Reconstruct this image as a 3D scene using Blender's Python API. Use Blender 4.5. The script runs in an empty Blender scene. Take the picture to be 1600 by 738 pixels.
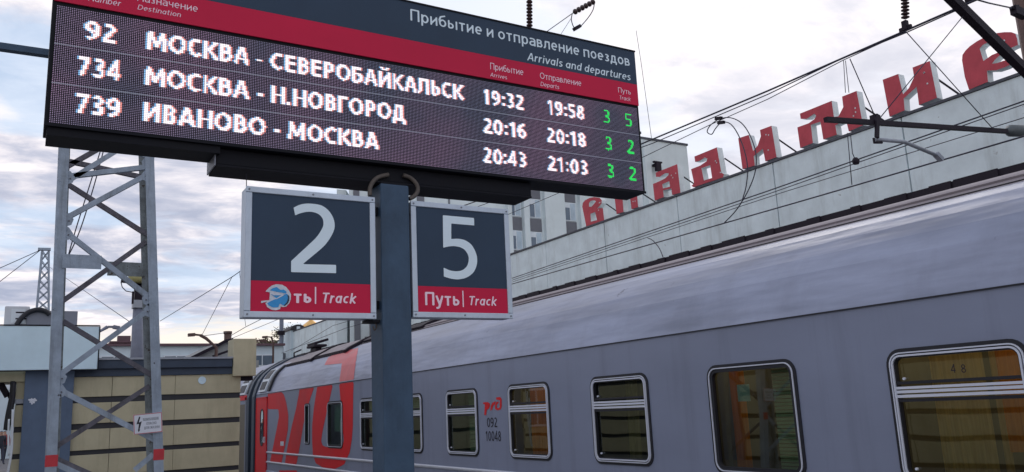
import bpy, bmesh, math, random
import numpy as np
from mathutils import Vector, Matrix
from mathutils.geometry import tessellate_polygon

random.seed(7)
rng = np.random.default_rng(7)
SC = bpy.context.scene
COL = SC.collection

# ------------------------------------------------------------------ camera
# X runs along the board, Y along the train, Z up; the lens stands at 1.65 m above the platform
YAW, PITCH, ROLL = 0.538595, 0.202848, -0.0467944
cy, sy, cp, sp = math.cos(YAW), math.sin(YAW), math.cos(PITCH), math.sin(PITCH)
FW = np.array([sy*cp, cy*cp, sp]); R0 = np.array([cy, -sy, 0.0]); U0 = np.cross(R0, FW)
RT = math.cos(ROLL)*R0 + math.sin(ROLL)*U0
UP = -math.sin(ROLL)*R0 + math.cos(ROLL)*U0
EYE = np.array([0.0, 0.0, 1.65])
cam = bpy.data.cameras.new('camera'); cam.lens = 1297.0/1600*36; cam.sensor_width = 36
cam.clip_start = 0.05; cam.clip_end = 3000
camo = bpy.data.objects.new('camera', cam); COL.objects.link(camo)
M = Matrix.Identity(4)
for i in range(3):
    M[i][0] = RT[i]; M[i][1] = UP[i]; M[i][2] = -FW[i]; M[i][3] = EYE[i]
camo.matrix_world = M
SC.camera = camo

# ------------------------------------------------------------------ world: overcast evening sky
SUN_AZ, SUN_EL = math.radians(56), math.radians(30)      # azimuth from +Y towards +X
wd = bpy.data.worlds.new('World'); SC.world = wd; wd.use_nodes = True
nt = wd.node_tree; N = nt.nodes; Lk = nt.links; N.clear()
def wn(t, **k):
    n = N.new(t)
    for a, b in k.items(): setattr(n, a, b)
    return n
def wmath(op, a, b=None, clamp=False):
    n = wn('ShaderNodeMath', operation=op, use_clamp=clamp)
    for i, v in enumerate((a, b)):
        if v is None: continue
        if isinstance(v, (int, float)): n.inputs[i].default_value = v
        else: Lk.new(v, n.inputs[i])
    return n.outputs[0]
sky = wn('ShaderNodeTexSky'); sky.sky_type = 'NISHITA'; sky.sun_disc = False
sky.sun_elevation = SUN_EL; sky.sun_rotation = SUN_AZ
sky.air_density = 1.2; sky.dust_density = 2.0
geo = wn('ShaderNodeTexCoord'); sep = wn('ShaderNodeSeparateXYZ'); Lk.new(geo.outputs['Generated'], sep.inputs[0])
dz = wmath('ADD', wmath('MAXIMUM', sep.outputs[2], 0.0), 0.10)
px_ = wmath('DIVIDE', sep.outputs[0], dz); py_ = wmath('DIVIDE', sep.outputs[1], dz)
cmb = wn('ShaderNodeCombineXYZ'); Lk.new(px_, cmb.inputs[0]); Lk.new(py_, cmb.inputs[1])
def noise(scale, detail, rough, dist=0.0, off=0.0):
    m = wn('ShaderNodeMapping'); m.inputs['Location'].default_value = (off, off*0.7, off*0.3)
    m.inputs['Rotation'].default_value = (0, 0, math.radians(28)); m.inputs['Scale'].default_value = (1.0, 1.25, 1)
    Lk.new(cmb.outputs[0], m.inputs[0])
    n = wn('ShaderNodeTexNoise'); n.inputs['Scale'].default_value = scale; n.inputs['Detail'].default_value = detail
    n.inputs['Roughness'].default_value = rough; n.inputs['Distortion'].default_value = dist
    Lk.new(m.outputs[0], n.inputs['Vector']); return n.outputs['Fac']
def ramp(fac, stops):
    r = wn('ShaderNodeValToRGB'); e = r.color_ramp.elements
    while len(e) < len(stops): e.new(0.5)
    for k, (p, c) in enumerate(stops): e[k].position = p; e[k].color = (*c, 1)
    Lk.new(fac, r.inputs[0]); return r.outputs[0]
def mix(f, a, b, mode='MIX'):
    m = wn('ShaderNodeMix', data_type='RGBA', blend_type=mode)
    for s, v in ((m.inputs['Factor'], f), (m.inputs['A'], a), (m.inputs['B'], b)):
        if isinstance(v, (int, float)): s.default_value = v
        elif isinstance(v, tuple): s.default_value = (*v, 1)
        else: Lk.new(v, s)
    return m.outputs['Result']
n1 = noise(0.9, 4, 0.5, 0.3, 3.1); n2 = noise(3.4, 10, 0.58, 0.35, 9.4); n3 = noise(1.5, 7, 0.55, 0.3, 21.7)
body = wmath('ADD', wmath('MULTIPLY', n1, 0.42), wmath('MULTIPLY', n2, 0.58))
cloud = ramp(body, [(0.40, (0.37, 0.41, 0.54)), (0.47, (0.52, 0.54, 0.65)), (0.515, (0.72, 0.70, 0.77)), (0.57, (0.96, 0.91, 0.92))])
nish = mix(1.0, sky.outputs[0], (0.10, 0.10, 0.10), 'MULTIPLY')
blue = mix(0.86, nish, (0.50, 0.66, 0.88))
gap = ramp(n3, [(0.51, (0, 0, 0)), (0.61, (0.7, 0.7, 0.7))])
col = mix(gap, cloud, blue)
# the veiled sun lights the clouds round it
dt = wn('ShaderNodeVectorMath', operation='DOT_PRODUCT'); Lk.new(geo.outputs['Generated'], dt.inputs[0])
dt.inputs[1].default_value = (math.sin(SUN_AZ)*math.cos(SUN_EL), math.cos(SUN_AZ)*math.cos(SUN_EL), math.sin(SUN_EL))
glow = wmath('POWER', wmath('MAXIMUM', dt.outputs['Value'], 0.0), 5.0)
col = mix(wmath('MULTIPLY', glow, 0.50), col, (1.02, 0.985, 1.01))
# pale clear strip along the horizon under the cloud deck
hz = wn('ShaderNodeMapRange'); hz.inputs['From Min'].default_value = 0.085; hz.inputs['From Max'].default_value = 0.125
hz.inputs['To Min'].default_value = 1; hz.inputs['To Max'].default_value = 0; hz.interpolation_type = 'SMOOTHSTEP'
Lk.new(wmath('ADD', sep.outputs[2], wmath('MULTIPLY', wmath('SUBTRACT', n2, 0.5), 0.10)), hz.inputs['Value'])
col = mix(wmath('MULTIPLY', hz.outputs[0], 0.85), col, (1.0, 0.90, 0.78))
bg = wn('ShaderNodeBackground'); Lk.new(col, bg.inputs[0]); bg.inputs[1].default_value = 1.0
wo = wn('ShaderNodeOutputWorld'); Lk.new(bg.outputs[0], wo.inputs[0])
try: wd.cycles.sampling_method = 'MANUAL'; wd.cycles.sample_map_resolution = 512
except Exception: pass

sl = bpy.data.lights.new('sun', 'SUN'); sl.energy = 0.5; sl.angle = math.radians(30); sl.color = (1.0, 0.93, 0.86)
so = bpy.data.objects.new('sun', sl); COL.objects.link(so)
sd = Vector((math.sin(SUN_AZ)*math.cos(SUN_EL), math.cos(SUN_AZ)*math.cos(SUN_EL), math.sin(SUN_EL)))
so.rotation_euler = sd.to_track_quat('Z', 'Y').to_euler()

vs = SC.view_settings; vs.view_transform = 'Standard'; vs.look = 'None'; vs.exposure = 0.2; vs.gamma = 1.0
SC.render.engine = 'CYCLES'

# ------------------------------------------------------------------ where a sight line meets a real plane (axis 0 X, 1 Y, 2 Z)
def meet(px, py, ax, val):
    d = FW + RT*(px-800)/1297.0 - UP*(py-369)/1297.0
    return EYE + d*((val-EYE[ax])/d[ax])

# ------------------------------------------------------------------ materials
def mat(name, base, rough=0.6, metal=0.0, var=0.12, scale=6.0, bump=0.0, bscale=30.0, grime=0.0, stretch=(1, 1, 1), spec=0.5, emit=None, estr=1.0, coat=0.0, bdist=0.02, chips_reflections=None, streak=1.0):
    m = bpy.data.materials.new(name); m.use_nodes = True
    t = m.node_tree; b = t.nodes['Principled BSDF']
    b.inputs['Roughness'].default_value = rough; b.inputs['Metallic'].default_value = metal
    b.inputs['Specular IOR Level'].default_value = spec; b.inputs['Coat Weight'].default_value = coat
    tc = t.nodes.new('ShaderNodeTexCoord'); mp = t.nodes.new('ShaderNodeMapping'); mp.inputs['Scale'].default_value = stretch
    t.links.new(tc.outputs['Object'], mp.inputs[0])
    nz = t.nodes.new('ShaderNodeTexNoise'); nz.inputs['Scale'].default_value = scale; nz.inputs['Detail'].default_value = 6
    nz.inputs['Roughness'].default_value = 0.62
    t.links.new(mp.outputs[0], nz.inputs['Vector'])
    cr = t.nodes.new('ShaderNodeValToRGB'); e = cr.color_ramp.elements
    lo = tuple(max(0, c*(1-var)) for c in base); hi = tuple(min(1, c*(1+var)) for c in base)
    e[0].position = 0.3; e[0].color = (*lo, 1); e[1].position = 0.7; e[1].color = (*hi, 1)
    t.links.new(nz.outputs['Fac'], cr.inputs[0]); out = cr.outputs[0]
    if grime:
        n2 = t.nodes.new('ShaderNodeTexNoise'); n2.inputs['Scale'].default_value = scale*0.45; n2.inputs['Detail'].default_value = 9; n2.inputs['Roughness'].default_value = 0.7
        m2 = t.nodes.new('ShaderNodeMapping'); m2.inputs['Scale'].default_value = (1.6*streak, 1.6*streak, 0.35); m2.inputs['Location'].default_value = (3, 7, 1)
        t.links.new(tc.outputs['Object'], m2.inputs[0]); t.links.new(m2.outputs[0], n2.inputs['Vector'])
        c2 = t.nodes.new('ShaderNodeValToRGB'); c2.color_ramp.elements[0].position = 0.50; c2.color_ramp.elements[1].position = 0.72
        t.links.new(n2.outputs['Fac'], c2.inputs[0])
        mu = t.nodes.new('ShaderNodeMath'); mu.operation = 'MULTIPLY'; mu.inputs[1].default_value = grime; t.links.new(c2.outputs[0], mu.inputs[0])
        mx = t.nodes.new('ShaderNodeMix'); mx.data_type = 'RGBA'; t.links.new(mu.outputs[0], mx.inputs['Factor'])
        t.links.new(out, mx.inputs['A']); mx.inputs['B'].default_value = (base[0]*0.42, base[1]*0.40, base[2]*0.36, 1); out = mx.outputs['Result']
    if chips_reflections:      # small flaked or rusty spots, painted reflections on the train roof: (colour, threshold, scale)
        n3 = t.nodes.new('ShaderNodeTexNoise'); n3.inputs['Scale'].default_value = chips_reflections[2]; n3.inputs['Detail'].default_value = 5; n3.inputs['Roughness'].default_value = 0.65
        t.links.new(tc.outputs['Object'], n3.inputs['Vector'])
        c3 = t.nodes.new('ShaderNodeValToRGB'); c3.color_ramp.elements[0].position = chips_reflections[1]; c3.color_ramp.elements[1].position = chips_reflections[1]+0.03
        t.links.new(n3.outputs['Fac'], c3.inputs[0])
        m3 = t.nodes.new('ShaderNodeMix'); m3.data_type = 'RGBA'; t.links.new(c3.outputs[0], m3.inputs['Factor'])
        t.links.new(out, m3.inputs['A']); m3.inputs['B'].default_value = (*chips_reflections[0], 1); out = m3.outputs['Result']
    t.links.new(out, b.inputs['Base Color'])
    rr = t.nodes.new('ShaderNodeMapRange'); rr.inputs['To Min'].default_value = max(0.02, rough-0.08); rr.inputs['To Max'].default_value = min(1, rough+0.12)
    t.links.new(nz.outputs['Fac'], rr.inputs['Value']); t.links.new(rr.outputs[0], b.inputs['Roughness'])
    if bump:
        nb = t.nodes.new('ShaderNodeTexNoise'); nb.inputs['Scale'].default_value = bscale; nb.inputs['Detail'].default_value = 3
        t.links.new(mp.outputs[0], nb.inputs['Vector'])
        bp = t.nodes.new('ShaderNodeBump'); bp.inputs['Strength'].default_value = bump; bp.inputs['Distance'].default_value = bdist
        t.links.new(nb.outputs['Fac'], bp.inputs['Height']); t.links.new(bp.outputs[0], b.inputs['Normal'])
    if emit:
        b.inputs['Emission Color'].default_value = (*emit, 1); b.inputs['Emission Strength'].default_value = estr
    return m

def led_panel_mat(pitch, x0, z0):
    m = bpy.data.materials.new('unlit_led_grid'); m.use_nodes = True; t = m.node_tree; b = t.nodes['Principled BSDF']
    tc = t.nodes.new('ShaderNodeTexCoord'); sp_ = t.nodes.new('ShaderNodeSeparateXYZ'); t.links.new(tc.outputs['Object'], sp_.inputs[0])
    def ma(op, a, c=None, d=None):
        n = t.nodes.new('ShaderNodeMath'); n.operation = op
        for i, v in enumerate((a, c, d)):
            if v is None: continue
            if isinstance(v, (int, float)): n.inputs[i].default_value = v
            else: t.links.new(v, n.inputs[i])
        return n.outputs[0]
    u = ma('ABSOLUTE', ma('SUBTRACT', ma('FRACT', ma('DIVIDE', ma('SUBTRACT', sp_.outputs[0], x0), pitch)), 0.5))
    v = ma('ABSOLUTE', ma('SUBTRACT', ma('FRACT', ma('DIVIDE', ma('SUBTRACT', sp_.outputs[2], z0), pitch)), 0.5))
    dot = ma('MULTIPLY', ma('LESS_THAN', u, 0.24), ma('LESS_THAN', v, 0.23))
    nz = t.nodes.new('ShaderNodeTexNoise'); nz.inputs['Scale'].default_value = 2.2; nz.inputs['Detail'].default_value = 2
    t.links.new(tc.outputs['Object'], nz.inputs['Vector'])
    cr = t.nodes.new('ShaderNodeValToRGB'); cr.color_ramp.elements[0].color = (0.40, 0.42, 0.62, 1); cr.color_ramp.elements[1].color = (0.80, 0.52, 0.78, 1)
    cr.color_ramp.elements[0].position = 0.35; cr.color_ramp.elements[1].position = 0.65
    t.links.new(nz.outputs['Fac'], cr.inputs[0])
    mx = t.nodes.new('ShaderNodeMix'); mx.data_type = 'RGBA'; t.links.new(dot, mx.inputs['Factor'])
    mx.inputs['A'].default_value = (0.003, 0.002, 0.006, 1); t.links.new(cr.outputs[0], mx.inputs['B'])
    t.links.new(mx.outputs['Result'], b.inputs['Base Color']); b.inputs['Roughness'].default_value = 0.5; b.inputs['Specular IOR Level'].default_value = 0.25
    return m

def glass_mat(name, tint, refl=0.22):
    m = bpy.data.materials.new(name); m.use_nodes = True; t = m.node_tree; t.nodes.clear()
    o = t.nodes.new('ShaderNodeOutputMaterial'); tr = t.nodes.new('ShaderNodeBsdfTransparent'); tr.inputs[0].default_value = (*tint, 1)
    g = t.nodes.new('ShaderNodeBsdfGlossy'); g.inputs['Roughness'].default_value = 0.015; g.inputs['Color'].default_value = (0.86, 0.95, 0.9, 1)
    lw = t.nodes.new('ShaderNodeFresnel'); lw.inputs['IOR'].default_value = 1.5
    a = t.nodes.new('ShaderNodeMath'); a.operation = 'ADD'; a.use_clamp = True; a.inputs[1].default_value = refl; t.links.new(lw.outputs[0], a.inputs[0])
    nz = t.nodes.new('ShaderNodeTexNoise'); nz.inputs['Scale'].default_value = 1.6; nz.inputs['Detail'].default_value = 1
    tc = t.nodes.new('ShaderNodeTexCoord'); t.links.new(tc.outputs['Object'], nz.inputs['Vector'])
    bp = t.nodes.new('ShaderNodeBump'); bp.inputs['Strength'].default_value = 0.04; bp.inputs['Distance'].default_value = 0.02
    t.links.new(nz.outputs['Fac'], bp.inputs['Height']); t.links.new(bp.outputs[0], g.inputs['Normal'])
    mx = t.nodes.new('ShaderNodeMixShader'); t.links.new(a.outputs[0], mx.inputs[0]); t.links.new(tr.outputs[0], mx.inputs[1]); t.links.new(g.outputs[0], mx.inputs[2])
    t.links.new(mx.outputs[0], o.inputs[0]); return m

def emit_mat(name, c, s):
    m = bpy.data.materials.new(name); m.use_nodes = True; t = m.node_tree; t.nodes.clear()
    o = t.nodes.new('ShaderNodeOutputMaterial'); e = t.nodes.new('ShaderNodeEmission'); e.inputs[0].default_value = (*c, 1); e.inputs[1].default_value = s
    t.links.new(e.outputs[0], o.inputs[0]); return m

def cloth_mat(name, c):
    m = bpy.data.materials.new(name); m.use_nodes = True; t = m.node_tree; t.nodes.clear()
    o = t.nodes.new('ShaderNodeOutputMaterial'); d = t.nodes.new('ShaderNodeBsdfDiffuse'); l = t.nodes.new('ShaderNodeBsdfTranslucent')
    tc = t.nodes.new('ShaderNodeTexCoord'); mp = t.nodes.new('ShaderNodeMapping'); mp.inputs['Scale'].default_value = (1, 30, 1)
    nz = t.nodes.new('ShaderNodeTexNoise'); nz.inputs['Scale'].default_value = 2; nz.inputs['Detail'].default_value = 3
    t.links.new(tc.outputs['Object'], mp.inputs[0]); t.links.new(mp.outputs[0], nz.inputs['Vector'])
    cr = t.nodes.new('ShaderNodeValToRGB'); cr.color_ramp.elements[0].color = (c[0]*.75, c[1]*.72, c[2]*.7, 1); cr.color_ramp.elements[1].color = (*c, 1)
    cr.color_ramp.elements[0].position = .35; cr.color_ramp.elements[1].position = .65
    t.links.new(nz.outputs['Fac'], cr.inputs[0])
    for n in (d, l): t.links.new(cr.outputs[0], n.inputs[0])
    mx = t.nodes.new('ShaderNodeMixShader'); mx.inputs[0].default_value = 0.45; t.links.new(d.outputs[0], mx.inputs[1]); t.links.new(l.outputs[0], mx.inputs[2])
    t.links.new(mx.outputs[0], o.inputs[0]); return m

MT = dict(
 housing=mat('black_housing', (0.006, 0.007, 0.012), 0.6, 0, 0.2, 3, 0.05, 20, spec=0.2),
 navy=mat('navy_print', (0.038, 0.064, 0.106), 0.55, 0, 0.09, 3, 0, 30, 0.12, spec=0.2),
 red=mat('red_print', (0.60, 0.022, 0.072), 0.6, 0, 0.05, 2, spec=0.15),
 lettering=mat('pale_lettering', (0.74, 0.88, 0.97), 0.5, 0, 0.03, 3, spec=0.2),
 pink_letter=mat('pale_pink_lettering', (0.95, 0.72, 0.84), 0.5, 0, 0.03, 3, spec=0.2),
 frame=mat('silver_sign_frame', (0.48, 0.56, 0.66), 0.38, 0.4, 0.10, 9, 0, 30, 0.3, spec=0.5),
 post=mat('blue_grey_post_paint', (0.050, 0.090, 0.148), 0.5, 0, 0.20, 5, 0.15, 14, 0.55, spec=0.25, chips_reflections=((0.14, 0.20, 0.27), 0.70, 34)),
 led_white=emit_mat('white_led', (1.0, 0.90, 0.96), 1.25),
 led_warm=emit_mat('red_fringe_led', (1.0, 0.36, 0.34), 1.0),
 led_cool=emit_mat('blue_fringe_led', (0.30, 0.60, 1.0), 1.0),
 led_green=emit_mat('green_led', (0.05, 0.85, 0.16), 0.95),
 cable=mat('brown_cable', (0.10, 0.085, 0.075), 0.7, 0, 0.2, 20),
 sticker_blue=mat('blue_sticker', (0.03, 0.30, 0.68), 0.5, 0, 0.1, 30),
 sticker_white=mat('torn_white_paper', (0.62, 0.66, 0.74), 0.8, 0, 0.15, 60),
 tower=mat('grey_tower_paint', (0.29, 0.355, 0.44), 0.5, 0, 0.18, 7, 0.2, 30, 0.7, chips_reflections=((0.035, 0.028, 0.03), 0.685, 9), streak=2.0),
 tower_back=mat('weathered_tower_steel', (0.18, 0.21, 0.225), 0.6, 0, 0.35, 9, 0.3, 30, 0.85, chips_reflections=((0.06, 0.045, 0.035), 0.62, 14)),
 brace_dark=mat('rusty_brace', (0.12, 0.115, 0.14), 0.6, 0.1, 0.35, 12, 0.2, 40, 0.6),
 red_band=mat('red_band_paint', (0.50, 0.030, 0.045), 0.5, 0, 0.12, 12),
 white_plate=mat('white_enamel', (0.66, 0.70, 0.78), 0.35, 0, 0.04, 8, 0, 30, 0.12),
 black_print=mat('black_print', (0.015, 0.017, 0.03), 0.5, 0, 0.05, 5),
 grey_print=mat('faded_grey_print', (0.22, 0.25, 0.30), 0.6, 0, 0.2, 40),
 body=mat('train_grey_paint', (0.225, 0.258, 0.362), 0.34, 0.0, 0.08, 0.9, 0.10, 1.1, 0.34, stretch=(1, 0.5, 1.2), spec=0.6, streak=3.0),
 roof=mat('train_roof_metal', (0.27, 0.30, 0.395), 0.40, 0.5, 0.26, 1.6, 0.9, 1.3, 0.25, stretch=(1.4, 0.30, 1.9), bdist=0.07, chips_reflections=((0.14, 0.15, 0.20), 0.665, 1.9)),  # dark patches painted in for cloud reflections on the metal
 train_red=mat('train_red_paint', (0.70, 0.018, 0.024), 0.45, 0.0, 0.08, 1.5, 0.04, 1.5, 0.10, spec=0.25, streak=3.0),
 roof_crest=mat('dusty_roof_crest', (0.30, 0.27, 0.29), 0.75, 0, 0.15, 2.0, 0.1, 4, 0.3, stretch=(1.4, 0.25, 1.4), spec=0.2),
 roof_red=mat('pale_roof_red', (0.56, 0.10, 0.11), 0.4, 0.15, 0.14, 2.0, 0.35, 1.8, 0.3, spec=0.4),  # paler red for the emblem strokes that run onto the roof
 rib=mat('rib_sky_highlight', (0.52, 0.55, 0.62), 0.3, 0.2, 0.08, 2),  # highlight of the sky along the ribs, put into the base colour
 rubber=mat('black_rubber', (0.010, 0.011, 0.018), 0.5, 0, 0.1, 10),
 alu=mat('bright_aluminium', (0.66, 0.70, 0.80), 0.4, 0.1, 0.02, 4),
 glass=glass_mat('green_tinted_glass', (0.44, 0.56, 0.44), 0.06),
 glass_far=glass_mat('green_mirror_glass', (0.40, 0.62, 0.50), 0.12),
 bellow=mat('dark_bellows', (0.035, 0.055, 0.085), 0.5, 0, 0.15, 5),
 roof_tar=mat('roof_walkway', (0.33, 0.30, 0.31), 0.8, 0.0, 0.2, 5, 0.3, 20, 0.4, spec=0.2),
 dark_steel=mat('dark_steel', (0.018, 0.013, 0.022), 0.6, 0.0, 0.25, 15, 0.2, 40, spec=0.2),
 orange=cloth_mat('orange_curtain', (0.85, 0.33, 0.06)),
 tan=cloth_mat('tan_curtain', (0.60, 0.44, 0.22)),
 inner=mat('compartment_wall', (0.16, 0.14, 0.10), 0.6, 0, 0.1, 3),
 slat=mat('green_grey_blind', (0.42, 0.52, 0.42), 0.6, 0, 0.1, 5),
 bulb=emit_mat('compartment_lamp_glow', (1.0, 0.64, 0.38), 1.5),
 panel=mat('tan_wall_panel', (0.49, 0.455, 0.315), 0.6, 0, 0.09, 2.2, 0.12, 5, 0.34, spec=0.25, streak=1.5),
 joint=mat('dark_joint_steel', (0.022, 0.024, 0.032), 0.55, 0, 0.2, 5),
 fascia=mat('slate_fascia', (0.045, 0.065, 0.100), 0.5, 0.0, 0.1, 3, 0, 30, 0.2, spec=0.3),
 pilaster=mat('grey_blue_pilaster', (0.100, 0.145, 0.225), 0.5, 0, 0.12, 2.5, 0.05, 8, 0.2, spec=0.3),
 signboard=mat('blank_pale_lightbox', (0.60, 0.78, 0.88), 0.4, 0, 0.10, 0.9, 0, 30, 0.10),
 acwhite=mat('conditioner_white', (0.55, 0.58, 0.62), 0.5, 0, 0.06, 5),
 greybox=mat('grey_sheet_metal', (0.19, 0.205, 0.25), 0.5, 0.2, 0.08, 4),
 concrete=mat('painted_concrete', (0.70, 0.79, 0.82), 0.8, 0, 0.10, 1.3, 0.12, 10, 0.42, spec=0.2, streak=1.4, chips_reflections=((0.46, 0.50, 0.50), 0.69, 2.6)),
 concrete_top=mat('dark_coping', (0.075, 0.080, 0.10), 0.7, 0, 0.3, 4),
 hotel=mat('hotel_concrete', (0.66, 0.73, 0.75), 0.85, 0, 0.07, 0.5, 0.1, 3, 0.28, spec=0.2),
 spandrel=mat('grey_spandrel', (0.16, 0.165, 0.19), 0.8, 0, 0.1, 1, 0.1, 3),
 pane=mat('dark_window_pane', (0.10, 0.14, 0.19), 0.12, 0, 0.2, 0.7, spec=0.7),
 pane_pale=mat('pale_curtained_pane', (0.42, 0.52, 0.60), 0.2, 0, 0.2, 0.9),  # paler base colour than the neighbouring pane
 winframe=mat('white_window_frame', (0.66, 0.72, 0.77), 0.5, 0, 0.05, 3),
 letter_red=mat('faded_red_sheet', (0.52, 0.085, 0.110), 0.7, 0, 0.14, 1.6, 0.15, 5, 0.40, spec=0.2),
 letter_side=mat('whitewashed_letter_side', (0.66, 0.70, 0.71), 0.75, 0, 0.12, 3, 0.1, 12, 0.35),
 wire=mat('catenary_wire', (0.045, 0.045, 0.07), 0.5, 0.5, 0.1, 20),
 insul=mat('brown_insulator', (0.045, 0.022, 0.025), 0.25, 0, 0.15, 20),
 insul_grey=mat('grey_insulator', (0.085, 0.105, 0.115), 0.5, 0, 0.15, 30),
 galv=mat('galvanised_arm', (0.30, 0.33, 0.38), 0.45, 0.5, 0.1, 20),
 rust=mat('rusty_brown_mast', (0.11, 0.065, 0.055), 0.7, 0.1, 0.25, 12, 0.2, 30, 0.4),
 pole=mat('blue_grey_pole', (0.17, 0.19, 0.25), 0.6, 0, 0.12, 6, 0.1, 20, 0.2),
 yellow=mat('dull_yellow_tank', (0.38, 0.36, 0.16), 0.5, 0, 0.12, 8),
 lowwall=mat('pale_low_building', (0.60, 0.70, 0.76), 0.8, 0, 0.07, 0.5, 0, 30, 0.2),
 lowroof=mat('dark_red_roof_edge', (0.13, 0.075, 0.09), 0.7, 0, 0.2, 2),
 shed=mat('grey_shed_roof', (0.26, 0.27, 0.27), 0.8, 0, 0.2, 1.5, 0.2, 10, 0.4),
 gold=mat('gilded_dome', (0.80, 0.48, 0.16), 0.28, 0.8, 0.1, 3),
 darkdome=mat('dark_dome', (0.030, 0.026, 0.032), 0.6, 0, 0.2, 2),
 leaf=mat('autumn_leaf', (0.12, 0.105, 0.045), 0.8, 0, 0.5, 1.2),
 bark=mat('bark', (0.07, 0.055, 0.045), 0.9, 0, 0.3, 5),
 asphalt=mat('platform_asphalt', (0.16, 0.155, 0.16), 0.85, 0, 0.2, 1.2, 0.2, 30, 0.25),
 ballast=mat('ballast_ground', (0.15, 0.14, 0.13), 0.95, 0, 0.3, 3, 0.5, 20),
 yellowline=mat('yellow_platform_line', (0.45, 0.38, 0.16), 0.7, 0, 0.2, 3),
 skin=mat('skin', (0.42, 0.25, 0.18), 0.6), jacket=mat('dark_jacket', (0.03, 0.035, 0.05), 0.8),
 coatred=mat('red_coat', (0.30, 0.05, 0.06), 0.8), trousers=mat('dark_trousers', (0.04, 0.045, 0.07), 0.85),
)

# ------------------------------------------------------------------ objects and tags
def tag(o, label=None, cat=None, group=None, kind=None):
    if label: o['label'] = label
    if cat: o['category'] = cat
    if group: o['group'] = group
    if kind: o['kind'] = kind
    return o
def thing(name, label, cat, loc=(0, 0, 0), group=None):
    o = bpy.data.objects.new(name, None); COL.objects.link(o); o.location = tuple(float(c) for c in loc)
    o.empty_display_size = 0.2
    return tag(o, label, cat, group)
def origin_of(o):
    v = Vector((0, 0, 0))
    while o: v += o.location; o = o.parent
    return v
class MB:
    """collects geometry in world coordinates, built as one mesh object"""
    def __init__(s): s.v = []; s.f = []; s.sm = []
    def poly(s, pts, smooth=False):
        b = len(s.v); s.v += [tuple(float(c) for c in p) for p in pts]; s.f.append(tuple(range(b, b+len(pts)))); s.sm.append(smooth); return s
    def box(s, x0, x1, y0, y1, z0, z1):
        b = len(s.v)
        s.v += [(float(x), float(y), float(z)) for z in (z0, z1) for (x, y) in ((x0, y0), (x1, y0), (x1, y1), (x0, y1))]
        for f in ((0, 3, 2, 1), (4, 5, 6, 7), (0, 1, 5, 4), (1, 2, 6, 5), (2, 3, 7, 6), (3, 0, 4, 7)): s.f.append(tuple(b+i for i in f)); s.sm.append(False)
        return s
    def beam(s, p, q, w, h, up=(0, 0, 1)):
        p = Vector(p); q = Vector(q); d = (q-p).normalized(); up = Vector(up)
        a = d.cross(up)
        if a.length < 1e-4: a = d.cross(Vector((0, 1, 0)))
        a.normalize(); c = a.cross(d)
        b = len(s.v)
        for e in (p, q):
            for i, j in ((-1, -1), (1, -1), (1, 1), (-1, 1)): s.v.append(tuple(e + a*(i*w/2) + c*(j*h/2)))
        for f in ((0, 3, 2, 1), (4, 5, 6, 7), (0, 1, 5, 4), (1, 2, 6, 5), (2, 3, 7, 6), (3, 0, 4, 7)): s.f.append(tuple(b+i for i in f)); s.sm.append(False)
        return s
    def angle(s, p, q, w, t, a, c):
        """L-section bar: flanges along unit vectors a and c"""
        p = Vector(p); q = Vector(q); a = Vector(a); c = Vector(c)
        prof = [(0, 0), (w, 0), (w, t), (t, t), (t, w), (0, w)]; b = len(s.v)
        for e in (p, q):
            for i, j in prof: s.v.append(tuple(e + a*i + c*j))
        n = 6
        for k in range(n): s.f.append((b+k, b+(k+1) % n, b+n+(k+1) % n, b+n+k)); s.sm.append(False)
        s.f.append(tuple(b+k for k in range(n))[::-1]); s.f.append(tuple(b+n+k for k in range(n))); s.sm += [False, False]
        return s
    def tube(s, pts, r, n=8, caps=True):
        pts = [Vector(tuple(float(c) for c in p)) for p in pts]; rs = r if isinstance(r, (list, tuple)) else [r]*len(pts)
        b = len(s.v); prev = None
        for i, p in enumerate(pts):
            d = (pts[min(i+1, len(pts)-1)] - pts[max(i-1, 0)]).normalized()
            if prev is None:
                a = d.cross(Vector((0, 0, 1)))
                if a.length < 1e-3: a = d.cross(Vector((0, 1, 0)))
            else: a = prev - d*prev.dot(d)
            a.normalize(); prev = a; c = d.cross(a)
            for k in range(n):
                t = 2*math.pi*k/n; s.v.append(tuple(p + (a*math.cos(t) + c*math.sin(t))*rs[i]))
        for i in range(len(pts)-1):
            for k in range(n): s.f.append((b+i*n+k, b+i*n+(k+1) % n, b+(i+1)*n+(k+1) % n, b+(i+1)*n+k)); s.sm.append(True)
        if caps:
            s.f.append(tuple(b+k for k in range(n))[::-1]); s.f.append(tuple(b+(len(pts)-1)*n+k for k in range(n))); s.sm += [False, False]
        return s
    def build(s, name, m, parent=None, label=None, kind=None, off=None):
        me = bpy.data.meshes.new(name)
        o = bpy.data.objects.new(name, me); COL.objects.link(o)
        org = origin_of(parent) if parent else Vector((0, 0, 0))
        if off is not None:      # a part with its own origin (so that it can be copied)
            o.location = Vector(tuple(float(c) for c in off)) - org; org = Vector(tuple(float(c) for c in off))
        elif parent is None and s.v:
            a = np.array(s.v); c = (a.min(0)+a.max(0))/2; c[2] = a[:, 2].min(); org = Vector(c); o.location = org
        me.from_pydata([tuple(Vector(v)-org) for v in s.v], [], s.f); me.polygons.foreach_set('use_smooth', s.sm)
        me.update()
        if m: me.materials.append(MT[m] if isinstance(m, str) else m)
        if parent: o.parent = parent
        return tag(o, label, kind=kind)
def bevel(o, w=0.01, seg=2, ang=35):
    md = o.modifiers.new('bevel', 'BEVEL'); md.width = w; md.segments = seg; md.limit_method = 'ANGLE'; md.angle_limit = math.radians(ang); return o
def structure(o): return tag(o, kind='structure')
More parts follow.
